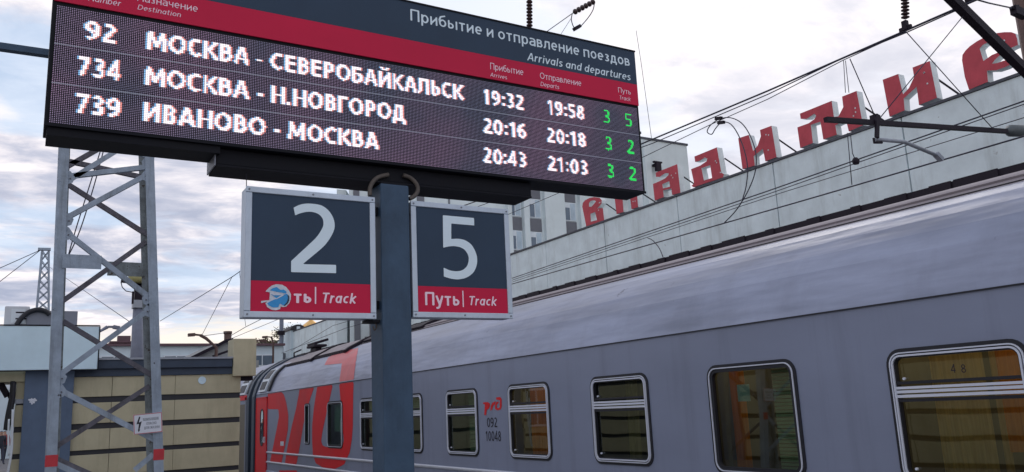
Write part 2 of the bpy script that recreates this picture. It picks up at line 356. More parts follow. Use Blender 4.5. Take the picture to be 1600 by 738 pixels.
def copy_part(o, parent, loc=None):
    c = o.copy(); COL.objects.link(c); c.parent = parent
    if loc is not None: c.location = loc
    for ch in list(o.children): copy_part(ch, c)
    return c
def box(name, m, parent, *b, **k):
    bv = k.pop('bev', 0); o = MB().box(*b).build(name, m, parent, **k)
    if bv: bevel(o, bv)
    return o

# ------------------------------------------------------------------ flat shapes from distance fields (lettering, emblems)
def seg_field(P, strokes, w):
    """P (n,2); strokes: polylines; ends cut square, joins round; returns signed distance"""
    best = np.full(len(P), 1e9)
    for st in strokes:
        closed = len(st) > 2 and abs(st[0][0]-st[-1][0]) < 1e-6 and abs(st[0][1]-st[-1][1]) < 1e-6
        for i in range(len(st)-1):
            a = np.array(st[i], float); b = np.array(st[i+1], float); d = b-a; L = np.hypot(*d)
            if L < 1e-9: continue
            d /= L; q = P-a; t = q@d; n = np.abs(q@np.array([-d[1], d[0]]))
            tc = np.clip(t, 0, L); dist = np.hypot(t-tc, n)-w/2
            if not closed and i == 0: dist = np.where(t < 0, np.maximum(-t, n-w/2), dist)
            if not closed and i == len(st)-2: dist = np.where(t > L, np.maximum(t-L, n-w/2), dist)
            best = np.minimum(best, dist)
    return best
def poly_field(P, loops):
    best = np.full(len(P), 1e9); ins = np.zeros(len(P), bool)
    for lp in loops:
        for i in range(len(lp)):
            a = np.array(lp[i], float); b = np.array(lp[(i+1) % len(lp)], float); d = b-a; L2 = max(d@d, 1e-12)
            q = P-a; t = np.clip(q@d/L2, 0, 1); best = np.minimum(best, np.hypot(*(q-t[:, None]*d).T))
            c = (a[1] > P[:, 1]) != (b[1] > P[:, 1])
            with np.errstate(divide='ignore', invalid='ignore'):
                xi = a[0] + (P[:, 1]-a[1])/(b[1]-a[1] if b[1] != a[1] else 1e-9)*d[0]
            ins ^= c & (P[:, 0] < xi)
    return np.where(ins, -best, best)
def field_faces(field, x0, x1, y0, y1, cell):
    """marching squares with merged inner runs -> verts2d, faces"""
    nx = max(1, int(math.ceil((x1-x0)/cell))); ny = max(1, int(math.ceil((y1-y0)/cell)))
    xs = x0+np.arange(nx+1)*cell; ys = y0+np.arange(ny+1)*cell
    g = np.array(np.meshgrid(xs, ys, indexing='ij')).reshape(2, -1).T
    D = field(g).reshape(nx+1, ny+1); D[np.abs(D) < 1e-9] = 1e-9
    V = {}; vl = []; F = []
    def vid(p):
        k = (round(p[0]/cell*1000), round(p[1]/cell*1000))
        if k not in V: V[k] = len(vl); vl.append(p)
        return V[k]
    ins = D < 0
    for i in range(nx):
        col = ins[i:i+2, :]
        if not col.any(): continue
        for j in range(ny):
            c = [(i, j), (i+1, j), (i+1, j+1), (i, j+1)]; dv = [D[a] for a in c]
            if min(dv) >= 0: continue
            pts = []
            for k in range(4):
                a = c[k]; b = c[(k+1) % 4]; da, db = dv[k], dv[(k+1) % 4]
                if da < 0: pts.append((xs[a[0]], ys[a[1]]))
                if (da < 0) != (db < 0):
                    t = da/(da-db); pts.append((xs[a[0]]+(xs[b[0]]-xs[a[0]])*t, ys[a[1]]+(ys[b[1]]-ys[a[1]])*t))
            ids = [vid(p) for p in pts]; ids = [q for n, q in enumerate(ids) if q != ids[n-1]]
            if len(ids) >= 3: F.append(tuple(ids))
    return vl, F
def field_mesh(field, bounds, cell, mapf, name, m, parent, flip=False, label=None):
    vl, F = field_faces(field, *bounds, cell)
    b = MB(); b.v = [tuple(float(c) for c in mapf(*p)) for p in vl]; b.f = [f[::-1] for f in F] if flip else F; b.sm = [False]*len(F)
    return b.build(name, m, parent, label=label)

# ------------------------------------------------------------------ a humanist stroke alphabet (cap height 1)
def arc(cx, cy_, rx, ry, a0, a1, n=14):
    return [(cx+rx*math.cos(math.radians(a0+(a1-a0)*i/n)), cy_+ry*math.sin(math.radians(a0+(a1-a0)*i/n))) for i in range(n+1)]
def glyph(ch, w):
    h = w/2; T = 1-h; b = h; l = h+0.02; X = 0.73; x = X-h
    def bowl(l_, t, bt, r, n=10):    # right-hand bowl from (l_,t) round to (l_,bt)
        rad = (t-bt)/2; m = max(l_+0.02, r-rad*0.95)
        return [(l_, t), (m, t)] + arc(m, (t+bt)/2, r-m, rad, 90, -90, n)[1:] + [(l_, bt)]
    def ell(cx, cy_, rx, ry): return arc(cx, cy_, rx, ry, 0, 360, 26)
    G = {
    ' ': (0.17, []),
    'О': (0.76, [ell(.38, .5, .38-h, .5-h)]), 'O': (0.76, [ell(.38, .5, .38-h, .5-h)]),
    'С': (0.62, [arc(.37, .5, .37-h, .5-h, 52, 308, 20)]),
    'М': (0.88, [[(l+.03, 0), (l+.06, 1)], [(l+.07, T+.02), (.44, .22), (.81-h, T+.02)], [(.82-h, 1), (.85-h, 0)]]),
    'К': (0.62, [[(l, 0), (l, 1)], [(l, .5), (.22, .5), (.56, 1)], [(.22, .52), (.60, 0)]]),
    'В': (0.60, [[(l, 0), (l, 1)], bowl(l, T, .53, .52-h), bowl(l, .53, b, .57-h)]),
    'А': (0.68, [[(h*.7, 0), (.32, 1)], [(.68-h*.7, 0), (.36, 1)], [(.15, .30), (.53, .30)]]),
    'Е': (0.54, [[(.50, T), (l, T), (l, b), (.52, b)], [(l, .52), (.47, .52)]]),
    'Р': (0.58, [[(l, 0), (l, 1)], bowl(l, T, .42, .56-h)]),
    'Б': (0.60, [[(.52, T), (l, T), (l, b)], bowl(l, .58, b, .58-h)]),
    'И': (0.70, [[(l, 0), (l, 1)], [(.68-h, 0), (.68-h, 1)], [(l, .12), (.68-h, .88)]]),
    'Й': (0.70, [[(l, 0), (l, 1)], [(.68-h, 0), (.68-h, 1)], [(l, .12), (.68-h, .88)], arc(.35, 1.26, .14, .13, 180, 360, 8)]),
    'Л': (0.66, [[(0, b), (.07, b+.01), (.13, .2), (.17, T), (.62-h, T), (.62-h, 0)]]),
    'Ь': (0.58, [[(l, 1), (l, b)], bowl(l, .58, b, .56-h)]),
    'Н': (0.68, [[(l, 0), (l, 1)], [(.66-h, 0), (.66-h, 1)], [(l, .51), (.66-h, .51)]]),
    'Г': (0.50, [[(.49, T), (l, T), (l, 0)]]),
    'Д': (0.72, [[(h, -.2), (h, b), (.72-h, b), (.72-h, -.2)], [(.11, b), (.19, .35), (.22, T), (.60-h, T), (.60-h, b)]]),
    'П': (0.68, [[(l, 0), (l, T), (.66-h, T), (.66-h, 0)]]),
    'Я': (0.6, [[(.58-h, 0), (.58-h, 1)], [(.58-h, T), (.3, T)]+arc(.3, .7, .28-h, .3-h, 90, 270, 8)+[(.58-h, .42)], [(.3, .42), (.04, 0)]]),
    'Ж': (0.86, [[(.43, 0), (.43, 1)], [(.04, 1), (.32, .5), (.03, 0)], [(.82, 1), (.54, .5), (.83, 0)], [(.32, .5), (.54, .5)]]),
    'З': (0.54, [arc(.25, .745, .24-h*.6, .255-h, 130, -80, 10)+arc(.24, .27, .28-h, .27-h, 80, -135, 12)]),
    '-': (0.34, [[(.04, .38), (.30, .38)]]), '.': (0.22, [[(.11, 0), (.11, w*1.05)]]), ':': (0.24, [[(.12, .08), (.12, .08+w)], [(.12, .55), (.12, .55+w)]]),
    '|': (0.34, [[(.17, -.15), (.17, 1.1)]]),
    '0': (0.60, [ell(.30, .5, .29-h, .5-h)]),
    '1': (0.48, [[(.28, 0), (.28, 1)], [(.06, .76), (.26, .93)]]),
    '2': (0.58, [arc(.27, .72, .27-h, .28-h, 135, -22, 12)+[(.09, b+.05), (.03+h, b), (.56, b)]]),
    '3': (0.56, [arc(.25, .745, .25-h*.7, .255-h, 130, -80, 10)+arc(.25, .27, .29-h, .27-h, 80, -135, 12)]),
    '4': (0.60, [[(.43, 0), (.43, 1), (.05, .29), (.05, .27), (.58, .27)]]),
    '5': (0.56, [[(.50, T), (.11, T), (.10, .58)]+arc(.24, .31, .29-h, .31-h, 100, -130, 14)]),
    '6': (0.58, [ell(.30, .31, .28-h, .31-h), [(.02+h, .33), (.08, .62), (.24, .88), (.48, T+.02)]]),
    '7': (0.54, [[(.02, T), (.50-h*.4, T), (.17, 0)]]),
    '8': (0.60, [ell(.30, .745, .24-h, .255-h), ell(.30, .275, .28-h, .275-h)]),
    '9': (0.58, [ell(.28, .69, .28-h, .31-h), [(.56-h, .67), (.50, .38), (.34, .12), (.10, b-.02)]]),
    'о': (0.56, [ell(.28, X/2, .27-h, X/2-h)]), 'o': (0.56, [ell(.28, X/2, .27-h, X/2-h)]),
    'р': (0.56, [[(l, -.25), (l, X)], ell(.29, X/2, .26-h, X/2-h)]), 'p': (0.56, [[(l, -.25), (l, X)], ell(.29, X/2, .26-h, X/2-h)]),
    'и': (0.56, [[(l, 0), (l, X)], [(.54-h, 0), (.54-h, X)], [(l, .1), (.54-h, X-.1)]]),
    'б': (0.56, [ell(.28, .33, .27-h, .33-h), [(.01+h, .35), (.04, .6), (.14, .86), (.30, .93), (.48, 1.0)]]),
    'ы': (0.74, [[(l, X), (l, b)], bowl(l, .44, b, .46-h), [(.72-h, 0), (.72-h, X)]]),
    'ь': (0.50, [[(l, X), (l, b)], bowl(l, .44, b, .48-h)]),
    'т': (0.50, [[(.02, x), (.48, x)], [(.25, 0), (.25, x)]]),
    'е': (0.54, [[(h, X/2), (.52-h, X/2)]+arc(.27, X/2, .26-h, X/2-h, 8, 308, 18)]), 'e': (0.54, [[(h, X/2), (.52-h, X/2)]+arc(.27, X/2, .26-h, X/2-h, 8, 308, 18)]),
    'п': (0.56, [[(l, 0), (l, x), (.54-h, x), (.54-h, 0)]]),
    'а': (0.52, [[(.06, x-.05), (.14, x), (.28, x)]+arc(.28, x-.16, .21-h*.5, .16, 90, 0, 6)+[(.49-h*.5, 0)], [(.49-h*.5, .42), (.2, .40)]+arc(.2, .22, .2-h, .22-h, 90, 280, 8)+[(.36, .08), (.47-h*.5, .2)]]),
    'в': (0.52, [[(l, 0), (l, X)], bowl(l, x, .38, .45-h), bowl(l, .38, b, .50-h)]),
    'л': (0.54, [[(0, b), (.06, b), (.12, .2), (.15, x), (.52-h, x), (.52-h, 0)]]),
    'н': (0.56, [[(l, 0), (l, X)], [(.54-h, 0), (.54-h, X)], [(l, .38), (.54-h, .38)]]),
    'з': (0.46, [arc(.20, .545, .2-h*.6, .185-h, 130, -80, 8)+arc(.20, .2, .23-h, .2-h, 80, -135, 10)]),
    'д': (0.60, [[(h, -.17), (h, b), (.60-h, b), (.60-h, -.17)], [(.10, b), (.16, .3), (.18, x), (.50-h, x), (.50-h, b)]]),
    'у': (0.50, [[(h*.5, X), (.26, .06)], [(.50-h*.5, X), (.22, -.14), (.14, -.21), (.02, -.21)]]),
    'ч': (0.52, [[(l, X), (l, .5), (.1, .36), (.22, .31), (.50-h, .33)], [(.50-h, 0), (.50-h, X)]]),
    'м': (0.70, [[(l, 0), (l+.01, X)], [(l+.01, x), (.34, .14), (.66-h, x)], [(.66-h, X), (.67-h, 0)]]),
    'A': (0.66, [[(h*.7, 0), (.31, 1)], [(.66-h*.7, 0), (.35, 1)], [(.15, .30), (.51, .30)]]),
    'D': (0.70, [[(l, b), (l, T), (.26, T)]+arc(.26, .5, .42-h, .5-h, 90, -90, 14)+[(l, b)]]),
    'N': (0.70, [[(l, 0), (l, 1)], [(.68-h, 0), (.68-h, 1)], [(l, .9), (.68-h, .1)]]),
    'T': (0.54, [[(.0, T), (.54, T)], [(.27, 0), (.27, T)]]),
    'r': (0.36, [[(l, 0), (l, X)], [(l, X*.55), (l+.07, x-.04), (.34, x)]]),
    'i': (0.20, [[(.1, 0), (.1, X)], [(.1, .88), (.1, .88+w)]]),
    'v': (0.50, [[(.03, X), (.25, .04), (.47, X)]]),
    'l': (0.20, [[(.1, 0), (.1, 1.02)]]),
    's': (0.44, [arc(.23, .54, .19-h*.5, .19-h, 35, 235, 9)+arc(.20, .2, .21-h*.5, .2-h, 55, -140, 9)]),
    'a': (0.56, [ell(.27, X/2, .25-h, X/2-h), [(.53-h, 0), (.53-h, X)]]),
    'n': (0.54, [[(l, 0), (l, X)], [(l, .5), (.16, x-.02), (.30, x)]+arc(.30, x-.2, .22-h, .2, 90, 0, 6)+[(.52-h, 0)]]),
    'm': (0.82, [[(l, 0), (l, X)], [(l, .5), (.14, x-.02), (.26, x)]+arc(.26, x-.18, .17-h*.5, .18, 90, 0, 6)+[(.43-h*.5, 0)], [(.43-h*.5, .5), (.5, x-.02), (.62, x)]+arc(.62, x-.18, .18-h*.5, .18, 90, 0, 6)+[(.80-h*.5, 0)]]),
    'd': (0.56, [ell(.27, X/2, .25-h, X/2-h), [(.53-h, 0), (.53-h, 1.02)]]),
    'b': (0.56, [ell(.29, X/2, .26-h, X/2-h), [(l, 0), (l, 1.02)]]),
    't': (0.38, [[(.16, .95), (.16, .16), (.22, h), (.36, h)], [(.03, x), (.35, x)]]),
    'u': (0.54, [[(l, X), (l, .2)]+arc(.24, .2, .24-l, .2-h, 180, 290, 7)+[(.5-h, .25)], [(.52-h, 0), (.52-h, X)]]),
    'c': (0.46, [arc(.27, X/2, .26-h, X/2-h, 52, 308, 14)]),
    'k': (0.50, [[(l, 0), (l, 1.02)], [(l, .36), (.16, .36), (.45, X)], [(.18, .38), (.49, 0)]]),
    }
    return G.get(ch, (0.4, []))
def text_strokes(s, w, track=0.09, italic=0.0):
    x = 0; out = []
    for ch in s:
        adv, st = glyph(ch, w)
        for p in st: out.append([(x+a+italic*c, c) for a, c in p])
        x += adv+track
    return out, x-track
def text_flat(s, w, u0, u1, v0, cap, mapf, name, m, parent, italic=0.0, track=0.09, res=20, flip=False):
    """lettering whose left edge, right edge, baseline and cap height are given in the surface's own coordinates"""
    st, W = text_strokes(s, w, track, italic); k = (u1-u0)/W
    # evaluate per letter for speed
    b = MB(); x = 0; last = None
    for ch in s+' ':
        adv, gs = glyph(ch, w)
        if gs:
            gs = [[(a+italic*c, c) for a, c in p] for p in gs]
            vl, F = field_faces(lambda P: seg_field(P, gs, w), -0.15, adv+0.3, -0.35, 1.45, 1.0/res)
            base = len(b.v)
            b.v += [tuple(float(c) for c in mapf(u0+(x+p[0])*k, v0+p[1]*cap)) for p in vl]
            b.f += [tuple(base+i for i in (f[::-1] if flip else f)) for f in F]; b.sm += [False]*len(F)
        elif b.v:
            last = b.build(name, m, parent); b = MB()      # each word is a part
        x += adv+track
    return last

# ================================================================== GROUND AND PLATFORM
structure(MB().box(-900, 900, -300, 1500, -1.60, -1.25).build('ground', 'ballast'))
pf = structure(MB().box(-7.5, 5.82, -12, 140, -1.22, 0.0).build('platform', 'asphalt'))
structure(MB().box(5.45, 5.56, -12, 140, 0.004, 0.008).build('platform_marking', 'yellowline'))
structure(MB().box(-1.62, -1.50, -12, 140, 0.004, 0.008).build('platform_marking', 'yellowline'))
rl = MB()
for xc in (7.55, 12.0):
    for dx in (-0.76, 0.76): rl.box(xc+dx-0.035, xc+dx+0.035, -12, 160, -1.25, -1.08)
structure(rl.build('rails', 'dark_steel'))

# ================================================================== STATION BUILDING WITH RED ROOF LETTERS (plane X = 24)
XB = 24.0
ytop = 10.23
def on_wall(px, py): return meet(px, py, 0, XB)
bld = thing('station_building', 'long pale station building with plain concrete parapet behind the train', 'building', (XB, 20, -1.25))
yfar = float(meet(454, 540, 0, XB)[1])
box('wall', 'concrete', bld, XB+0.02, XB+14, -8, yfar, -1.25, ytop-0.06)
seams = [-6.0, -0.65, 4.7, 10.0] + [float(meet(px, py, 0, XB)[1]) for px, py in ((1411, 185), (1210, 254), (1060, 307), (946, 345), (856, 400))]
while seams[-1] + 5.25 < yfar-1: seams.append(seams[-1]+5.25)
seams.append(yfar)
for a, b_ in zip(seams[:-1], seams[1:]):
    box('concrete_panel', 'concrete', bld, XB-0.10+random.uniform(-.012, .012), XB+0.02, a+0.025, b_-0.025, 3.9, ytop-0.08+random.uniform(-.006, .006), bev=0.008)
box('coping', 'concrete_top', bld, XB-0.16, XB+0.35, -8, yfar, ytop-0.07, ytop+0.015)
# dark canopy edge over the station platform
cn = MB().box(XB-0.75, XB-0.101, -8, yfar-4, 7.10, 7.53)
for k in range(60):
    y = -7+k*1.6+random.uniform(-.3, .3)
    if y < yfar-6: cn.box(XB-0.80, XB-0.75, y, y+random.uniform(.3, 1.3), 7.15, 7.535+random.uniform(0, .02))
cn.build('canopy', 'dark_steel', bld)
# lower end of the same range, further along
low = thing('station_annex', 'low pale annex at the far end of the parapet wall, windows in two rows', 'building', (XB, yfar+8, -1.25))
ya2 = float(meet(423, 540, 0, XB)[1])
za = float(meet(423, 536, 0, XB)[2])
box('wall', 'concrete', low, XB+0.3, XB+8, yfar+0.05, ya2, -1.25, za)
box('coping', 'concrete_top', low, XB+0.2, XB+0.7, yfar+0.05, ya2, za+0.01, za+0.12)
box('dark_panel', 'spandrel', low, XB-1.2, XB+0.29, yfar+0.4, yfar+7, za-2.7, za-1.7)

# red box letters: fronts traced on the wall plane, 0.42 m deep, braced from behind
def tr(pts, s, ox, oy, X=XB): return [meet(ox+a/s, oy+b_/s, 0, X) for a, b_ in pts]
A = (5.27, 900, 220); B_ = (5.68, 1070, 180); C_ = (6.15, 1240, 120); D_ = (4.61, 1370, 30)
LET = [
 ('В', A, [(95,708),(78,620),(62,545),(66,515),(85,492),(120,474),(160,466),(205,472),(222,490),(222,515),(205,540),(185,558),(232,556),(243,655)], [[(118,545),(118,515),(132,497),(160,492),(176,500),(160,520),(138,545)], [(133,668),(130,602),(168,590),(184,655)]], 'rounded red letter В at the far left end of the roof sign'),
 ('Л', A, [(345,605),(325,440),(420,372),(505,348),(523,548),(468,565),(452,440),(393,462),(403,588)], [], 'red letter Л on the parapet partly behind the corner of the departure board'),
 ('А', A, [(660,495),(645,358),(700,335),(745,312),(772,285),(775,268),(745,270),(700,300),(670,300),(668,265),(845,195),(872,430),(803,448),(797,395),(728,410),(735,465)], [[(722,360),(780,335),(785,380),(727,395)]], 'red letter А in front of the pale tower block'),
 ('Д', B_, [(90,642),(72,630),(95,608),(68,482),(150,450),(205,412),(212,388),(190,378),(145,408),(105,418),(97,370),(297,288),(338,515),(360,525),(352,555)], [[(160,472),(238,447),(255,560),(182,582)]], 'red letter Д with a small foot, beside the pale tower block'),
 ('И', B_, [(525,482),(487,208),(580,178),(620,322),(660,272),(688,190),(680,135),(782,97),(828,375),(728,412),(706,300),(680,322),(625,365),(634,450)], [], 'red letter И crossed by the looped wires'),
 ('М', C_, [(78,688),(50,490),(160,450),(215,410),(232,380),(215,358),(140,408),(82,408),(75,358),(380,235),(402,390),(445,385),(492,295),(480,195),(620,140),(682,470),(545,528),(518,420),(415,470),(430,560),(300,605),(272,435),(180,465),(200,640)], [], 'wide red letter М behind the free end of the dark cantilever bar'),
 ('И', D_, [(103,705),(53,440),(165,398),(200,545),(242,500),(280,420),(268,352),(392,305),(445,570),(315,622),(298,490),(265,520),(205,575),(212,660)], [], 'red letter И above the dark cantilever bar, second from the right end'),
 ('Р', D_, [(675,512),(645,420),(625,300),(628,262),(650,230),(680,200),(730,165),(780,138),(830,118),(880,104),(930,98),(980,98),(1010,110),(1022,145),(1028,190),(985,208),(940,232),(900,262),(862,296),(842,325),(880,320),(920,305),(975,292),(985,325),(930,352),(870,372),(805,374),(812,455)], [[(752,215),(775,190),(806,174),(835,180),(880,222),(905,236),(840,262),(780,305),(765,260)]], 'large rounded red letter Р at the right end behind the diagonal steel beam'),
]
TH = 0.30
for ch, cr_, outer, holes, lab in LET:
    lo = [Vector(tuple(float(q) for q in p)) for p in tr(outer, *cr_)]; hs = [[Vector(tuple(float(q) for q in p)) for p in tr(h, *cr_)] for h in holes]
    zmin = min(p.z for p in lo); ymid = sum(p.y for p in lo)/len(lo)
    t = thing('roof_letter', lab, 'roof letter', (XB+0.05, ymid, zmin), 'red box letters of the city name on the station roof')
    lift = max(0.0, ytop+0.03-zmin)
    for loop in [lo]+hs:
        for p in loop: p.z += lift if p.z < zmin+0.35 else 0
    tess = tessellate_polygon([lo]+hs); allp = [p for l_ in [lo]+hs for p in l_]
    f = MB(); f.v = [(XB-0.08, p.y, p.z) for p in allp]; f.f = [tuple(x) for x in tess]; f.sm = [False]*len(tess)
    f.build('letter_face', 'letter_red', t)
    s = MB()
    for loop in [lo]+hs:
        n = len(loop)
        for k in range(n):
            a, b_ = loop[k], loop[(k+1) % n]
            s.poly([(XB-0.079, a.y, a.z), (XB-0.079, b_.y, b_.z), (XB-0.08+TH, b_.y, b_.z), (XB-0.08+TH, a.y, a.z)])
    for x in tess: s.poly([(XB-0.08+TH, allp[i].y, allp[i].z) for i in x])
    s.build('letter_side', 'letter_side', t)
    r0 = min(p.y for p in lo); r1 = max(p.y for p in lo); zt = max(p.z for p in lo)
    MB().beam((XB+TH-0.1, r0+0.15, zmin+0.65*(zt-zmin)), (XB+TH+1.0, r0-0.35, ytop), 0.045, 0.045).build('brace', 'dark_steel', t)
    for k in range(3):
        yy = r0 + (0.12 if k else 0.22)+random.uniform(0, .25); zz = zmin+random.uniform(.15, .8)*(zt-zmin)
        MB().box(XB-0.092, XB-0.08, yy, yy+0.045, zz, zz+0.05).build('bare_spot', 'letter_side', t)

# ================================================================== HOTEL BLOCK BEHIND (plane Y = 62)
YH = 62.0
hot = thing('hotel_building', 'tall pale concrete block with narrow windows and grey spandrels, rising behind the station parapet', 'building', (40, YH, -1.25))
hx = lambda px, py: float(meet(px, py, 1, YH)[0]); hz_ = lambda px, py: float(meet(px, py, 1, YH)[2])
xl = hx(545, 286); xr = hx(1003, 260); ztp = 28.0
def slab(xa, xb, ya, yb, za, zb2, sk):      # the far side of the block is set over, its end wall runs away from the station
    b = MB(); q = [(xa, ya), (xb, ya), (xb+sk, yb), (xa+sk, yb)]
    b.poly([(x, y, zb2) for x, y in q]); b.poly([(x, y, za) for x, y in q][::-1])
    for k in range(4): (a, c), (d, e) = q[k], q[(k+1) % 4]; b.poly([(a, c, za), (d, e, za), (d, e, zb2), (a, c, zb2)])
    return b.build('wall', 'hotel', hot)
slab(xl, xr, YH, YH+12, -1.25, ztp, 6.0)
slab(hx(530, 297), xl-0.01, YH+0.6, YH+8, -1.25, hz_(530, 293), 4.0)
flo = hz_(835, 312)-hz_(835, 363)
cols = [hx(p, 330) for p in (804, 835, 890)]
zrow0 = hz_(835, 312)
wproto = None
for ci, cx in enumerate(cols):
    for r in range(-1, 6):
        zt_ = zrow0 - r*flo
        if zt_ < 6: break
        if zt_ > ztp-0.4: continue
        if wproto is None:
            w = MB().box(cx-0.62, cx+0.62, YH-0.10, YH-0.003, zt_-1.75, zt_).build('window', 'winframe', hot, off=(cx, YH, zt_))
            MB().box(cx-0.54, cx-0.06, YH-0.12, YH-0.101, zt_-1.67, zt_-0.5).build('pane', 'pane', w, off=(cx, YH, zt_))
            MB().box(cx+0.04, cx+0.54, YH-0.12, YH-0.101, zt_-1.67, zt_-0.08).build('pane', 'pane_pale', w, off=(cx, YH, zt_))
            s_ = MB().box(cx-0.68, cx+0.68, YH-0.06, YH-0.002, zt_-flo+0.06, zt_-1.82).build('spandrel', 'spandrel', hot, off=(cx, YH, zt_))
            wproto, sproto = w, s_
            for o_ in w.children: o_.location = (0, 0, 0)
        else:
            copy_part(wproto, hot, Vector((cx, YH, zt_))-origin_of(hot)); copy_part(sproto, hot, Vector((cx, YH, zt_))-origin_of(hot))
for pa_, pb_ in ((815, 823), (848, 879), (903, 960), (790, 796)):
    box('pilaster_strip', 'hotel', hot, hx(pa_, 330), hx(pb_, 330), YH-0.45, YH-0.003, -1.0, ztp-0.02)
for pa_, pb_, m_ in ((552, 561, 'spandrel'), (575, 583, 'spandrel'), (590, 594, 'spandrel'), (651, 662, 'spandrel'), (700, 702, 'spandrel')):
    box('wall_strip', m_, hot, hx(pa_, 300), hx(pb_, 300), YH-0.08, YH-0.003, -1.0, ztp-0.02)
box('parapet', 'concrete_top', hot, xl-0.1, xr+0.1, YH-0.2, YH+0.2, ztp+0.003, ztp+0.25)
tw = thing('tower_block', 'blank pale lift tower rising above the hotel beside the red letter Д', 'building', (xr+2.5, YH-3, -1.25))
YT = YH-3.0
x0 = float(meet(1001, 240, 1, YT)[0]); x1 = float(meet(1074, 240, 1, YT)[0]); zt_ = float(meet(1040, 223, 1, YT)[2])
box('wall', 'hotel', tw, x0, x1, YT, YT+9, -1.25, zt_)
box('coping', 'concrete_top', tw, x0-0.1, x1+0.1, YT-0.1, YT+9.1, zt_+0.003, zt_+0.2)
box('corner_strip', 'hotel', tw, x0+0.2, x0+0.9, YT-0.35, YT-0.003, -1, zt_-0.3)
p = meet(1024, 258, 1, YT-0.3)
MB().beam((p[0], YT-0.003, p[2]), (p[0], YT-0.6, p[2]), 0.3, 0.22).box(p[0]-0.5, p[0]+0.5, YT-0.75, YT-0.5, p[2]+0.1, p[2]+0.25).box(p[0]-0.25, p[0]+0.3, YT-0.8, YT-0.45, p[2]-0.7, p[2]+0.1).build('floodlight', 'dark_steel', tw)

# ================================================================== LOW DEPOT BUILDING FAR BEHIND (plane Y = 60)
YL = 60.0
lb = thing('low_building', 'long low pale building with a row of wide windows, behind the kiosk roof', 'building', (0, YL, -1.25))
zt_ = float(meet(300, 541, 1, YL)[2]); xe = float(meet(442, 545, 1, YL)[0])
box('wall', 'lowwall', lb, -26, xe, YL, YL+10, -1.25, zt_)
box('roof_edge', 'lowroof', lb, -26.1, xe+0.1, YL-0.25, YL+10.1, zt_+0.003, zt_+0.16)
zw = float(meet(300, 555, 1, YL)[2]); zb_ = float(meet(300, 574, 1, YL)[2])
wp = None
for k in range(22):
    xw = -24 + k*1.9
    if xw+1.6 > xe: break
    if wp is None:
        wp = MB().box(xw, xw+1.6, YL-0.08, YL-0.003, zb_-1.2, zw).build('window', 'winframe', lb, off=(xw, YL, zw))
        for i in range(2):
            for j in range(2): MB().box(xw+0.08+i*0.76, xw+0.76+i*0.76, YL-0.10, YL-0.081, zw-0.75-j*0.85, zw-0.08-j*0.85).build('pane', 'pane', wp, off=(xw, YL, zw))
        for o_ in wp.children: o_.location = (0, 0, 0)
    else: copy_part(wp, lb, Vector((xw, YL, zw))-origin_of(lb))
c = meet(193, 540, 1, YL+3)
MB().box(c[0]-0.6, c[0]+0.6, YL+2.5, YL+3.5, zt_, zt_+0.45).box(c[0]-0.9, c[0]+0.9, YL+2.3, YL+3.7, zt_+0.45, zt_+0.55).box(c[0]-0.4, c[0]+0.4, YL+2.7, YL+3.3, zt_+0.55, zt_+0.95).build('chimney', 'lowroof', lb)
# crooked shed roof with pipe, just behind the kiosk
YS = 40.0
sh = thing('shed', 'small grey shed with a sagging sheet roof behind the kiosk', 'shed', tuple(meet(340, 560, 1, YS)*np.array([1, 1, 0])+np.array([0, 0, -1.25])))
q = [meet(a, b_, 1, YS) for a, b_ in ((298, 562), (318, 552), (341, 541), (352, 535), (364, 533), (372, 562))]
r = MB(); n = len(q)
r.poly(q[::-1])
for k in range(n-1):
    a, b_ = q[k], q[k+1]; r.poly([a, b_, b_+np.array([0, 5, 0.2]), a+np.array([0, 5, 0.2])])
r.build('roof', 'shed', sh)
r = MB()
for k in range(4): r.beam(q[k]+np.array([0, -0.08, 0.05]), q[k+1]+np.array([0, -0.08, 0.05]), 0.12, 0.14)
a = meet(333, 557, 1, YS-0.5); b_ = meet(356, 549, 1, YS-0.5); r.beam(a, b_, 0.25, 0.1); r.build('roof_edge', 'dark_steel', sh)
box('wall', 'shed', sh, q[0][0]+0.2, q[-1][0]+1, YS+0.2, YS+5, -1.25, q[0][2]-0.05)
cp_ = meet(356, 538, 1, YS+1); ct = meet(356, 518, 1, YS+1)
MB().tube([cp_-np.array([0, 0, .5]), ct], 0.17, 10).tube([ct-np.array([0, 0, .12]), ct], 0.20, 10).tube([cp_, cp_+np.array([0, 0, .1])], .21, 10).build('chimney_pipe', 'rust', sh)

# street lamps beyond
def lamp(pts, Y, base_px, lab, mt='rust'):
    P3 = [meet(a, b_, 1, Y) for a, b_ in pts]
    t = thing('street_lamp', lab, 'street lamp', (P3[-1][0], Y, -1.25), 'street lamps beyond the kiosk')
    MB().tube([P3[-1]*np.array([1, 1, 0])+np.array([0, 0, -1.25]), P3[-1]] + P3[1:-1][::-1], 0.07, 8).build('pole', mt, t)
    d = P3[1]-P3[0]
    MB().beam(P3[0]-np.array([0, 0, .05]), P3[0]+d*0.55, 0.24, 0.13).beam(P3[0]+d*0.5, P3[1], 0.08, 0.08).build('lamp_head', mt, t)
lamp([(294, 522), (313, 524), (322, 529), (338, 543)], 38, None, 'street lamp with a horizontal arm standing over the shed roof')
lamp([(416, 532), (400, 533), (386, 536)], 42, None, 'small street lamp arm just right of the tan corner block')
lamp([(410, 526), (424, 527), (427, 536)], 58, None, 'distant lamp arm in front of the annex roof')
lamp([(187, 511), (168, 511), (153, 520)], 36, None, 'bent lamp arm rising behind the pale lightbox', 'pole')
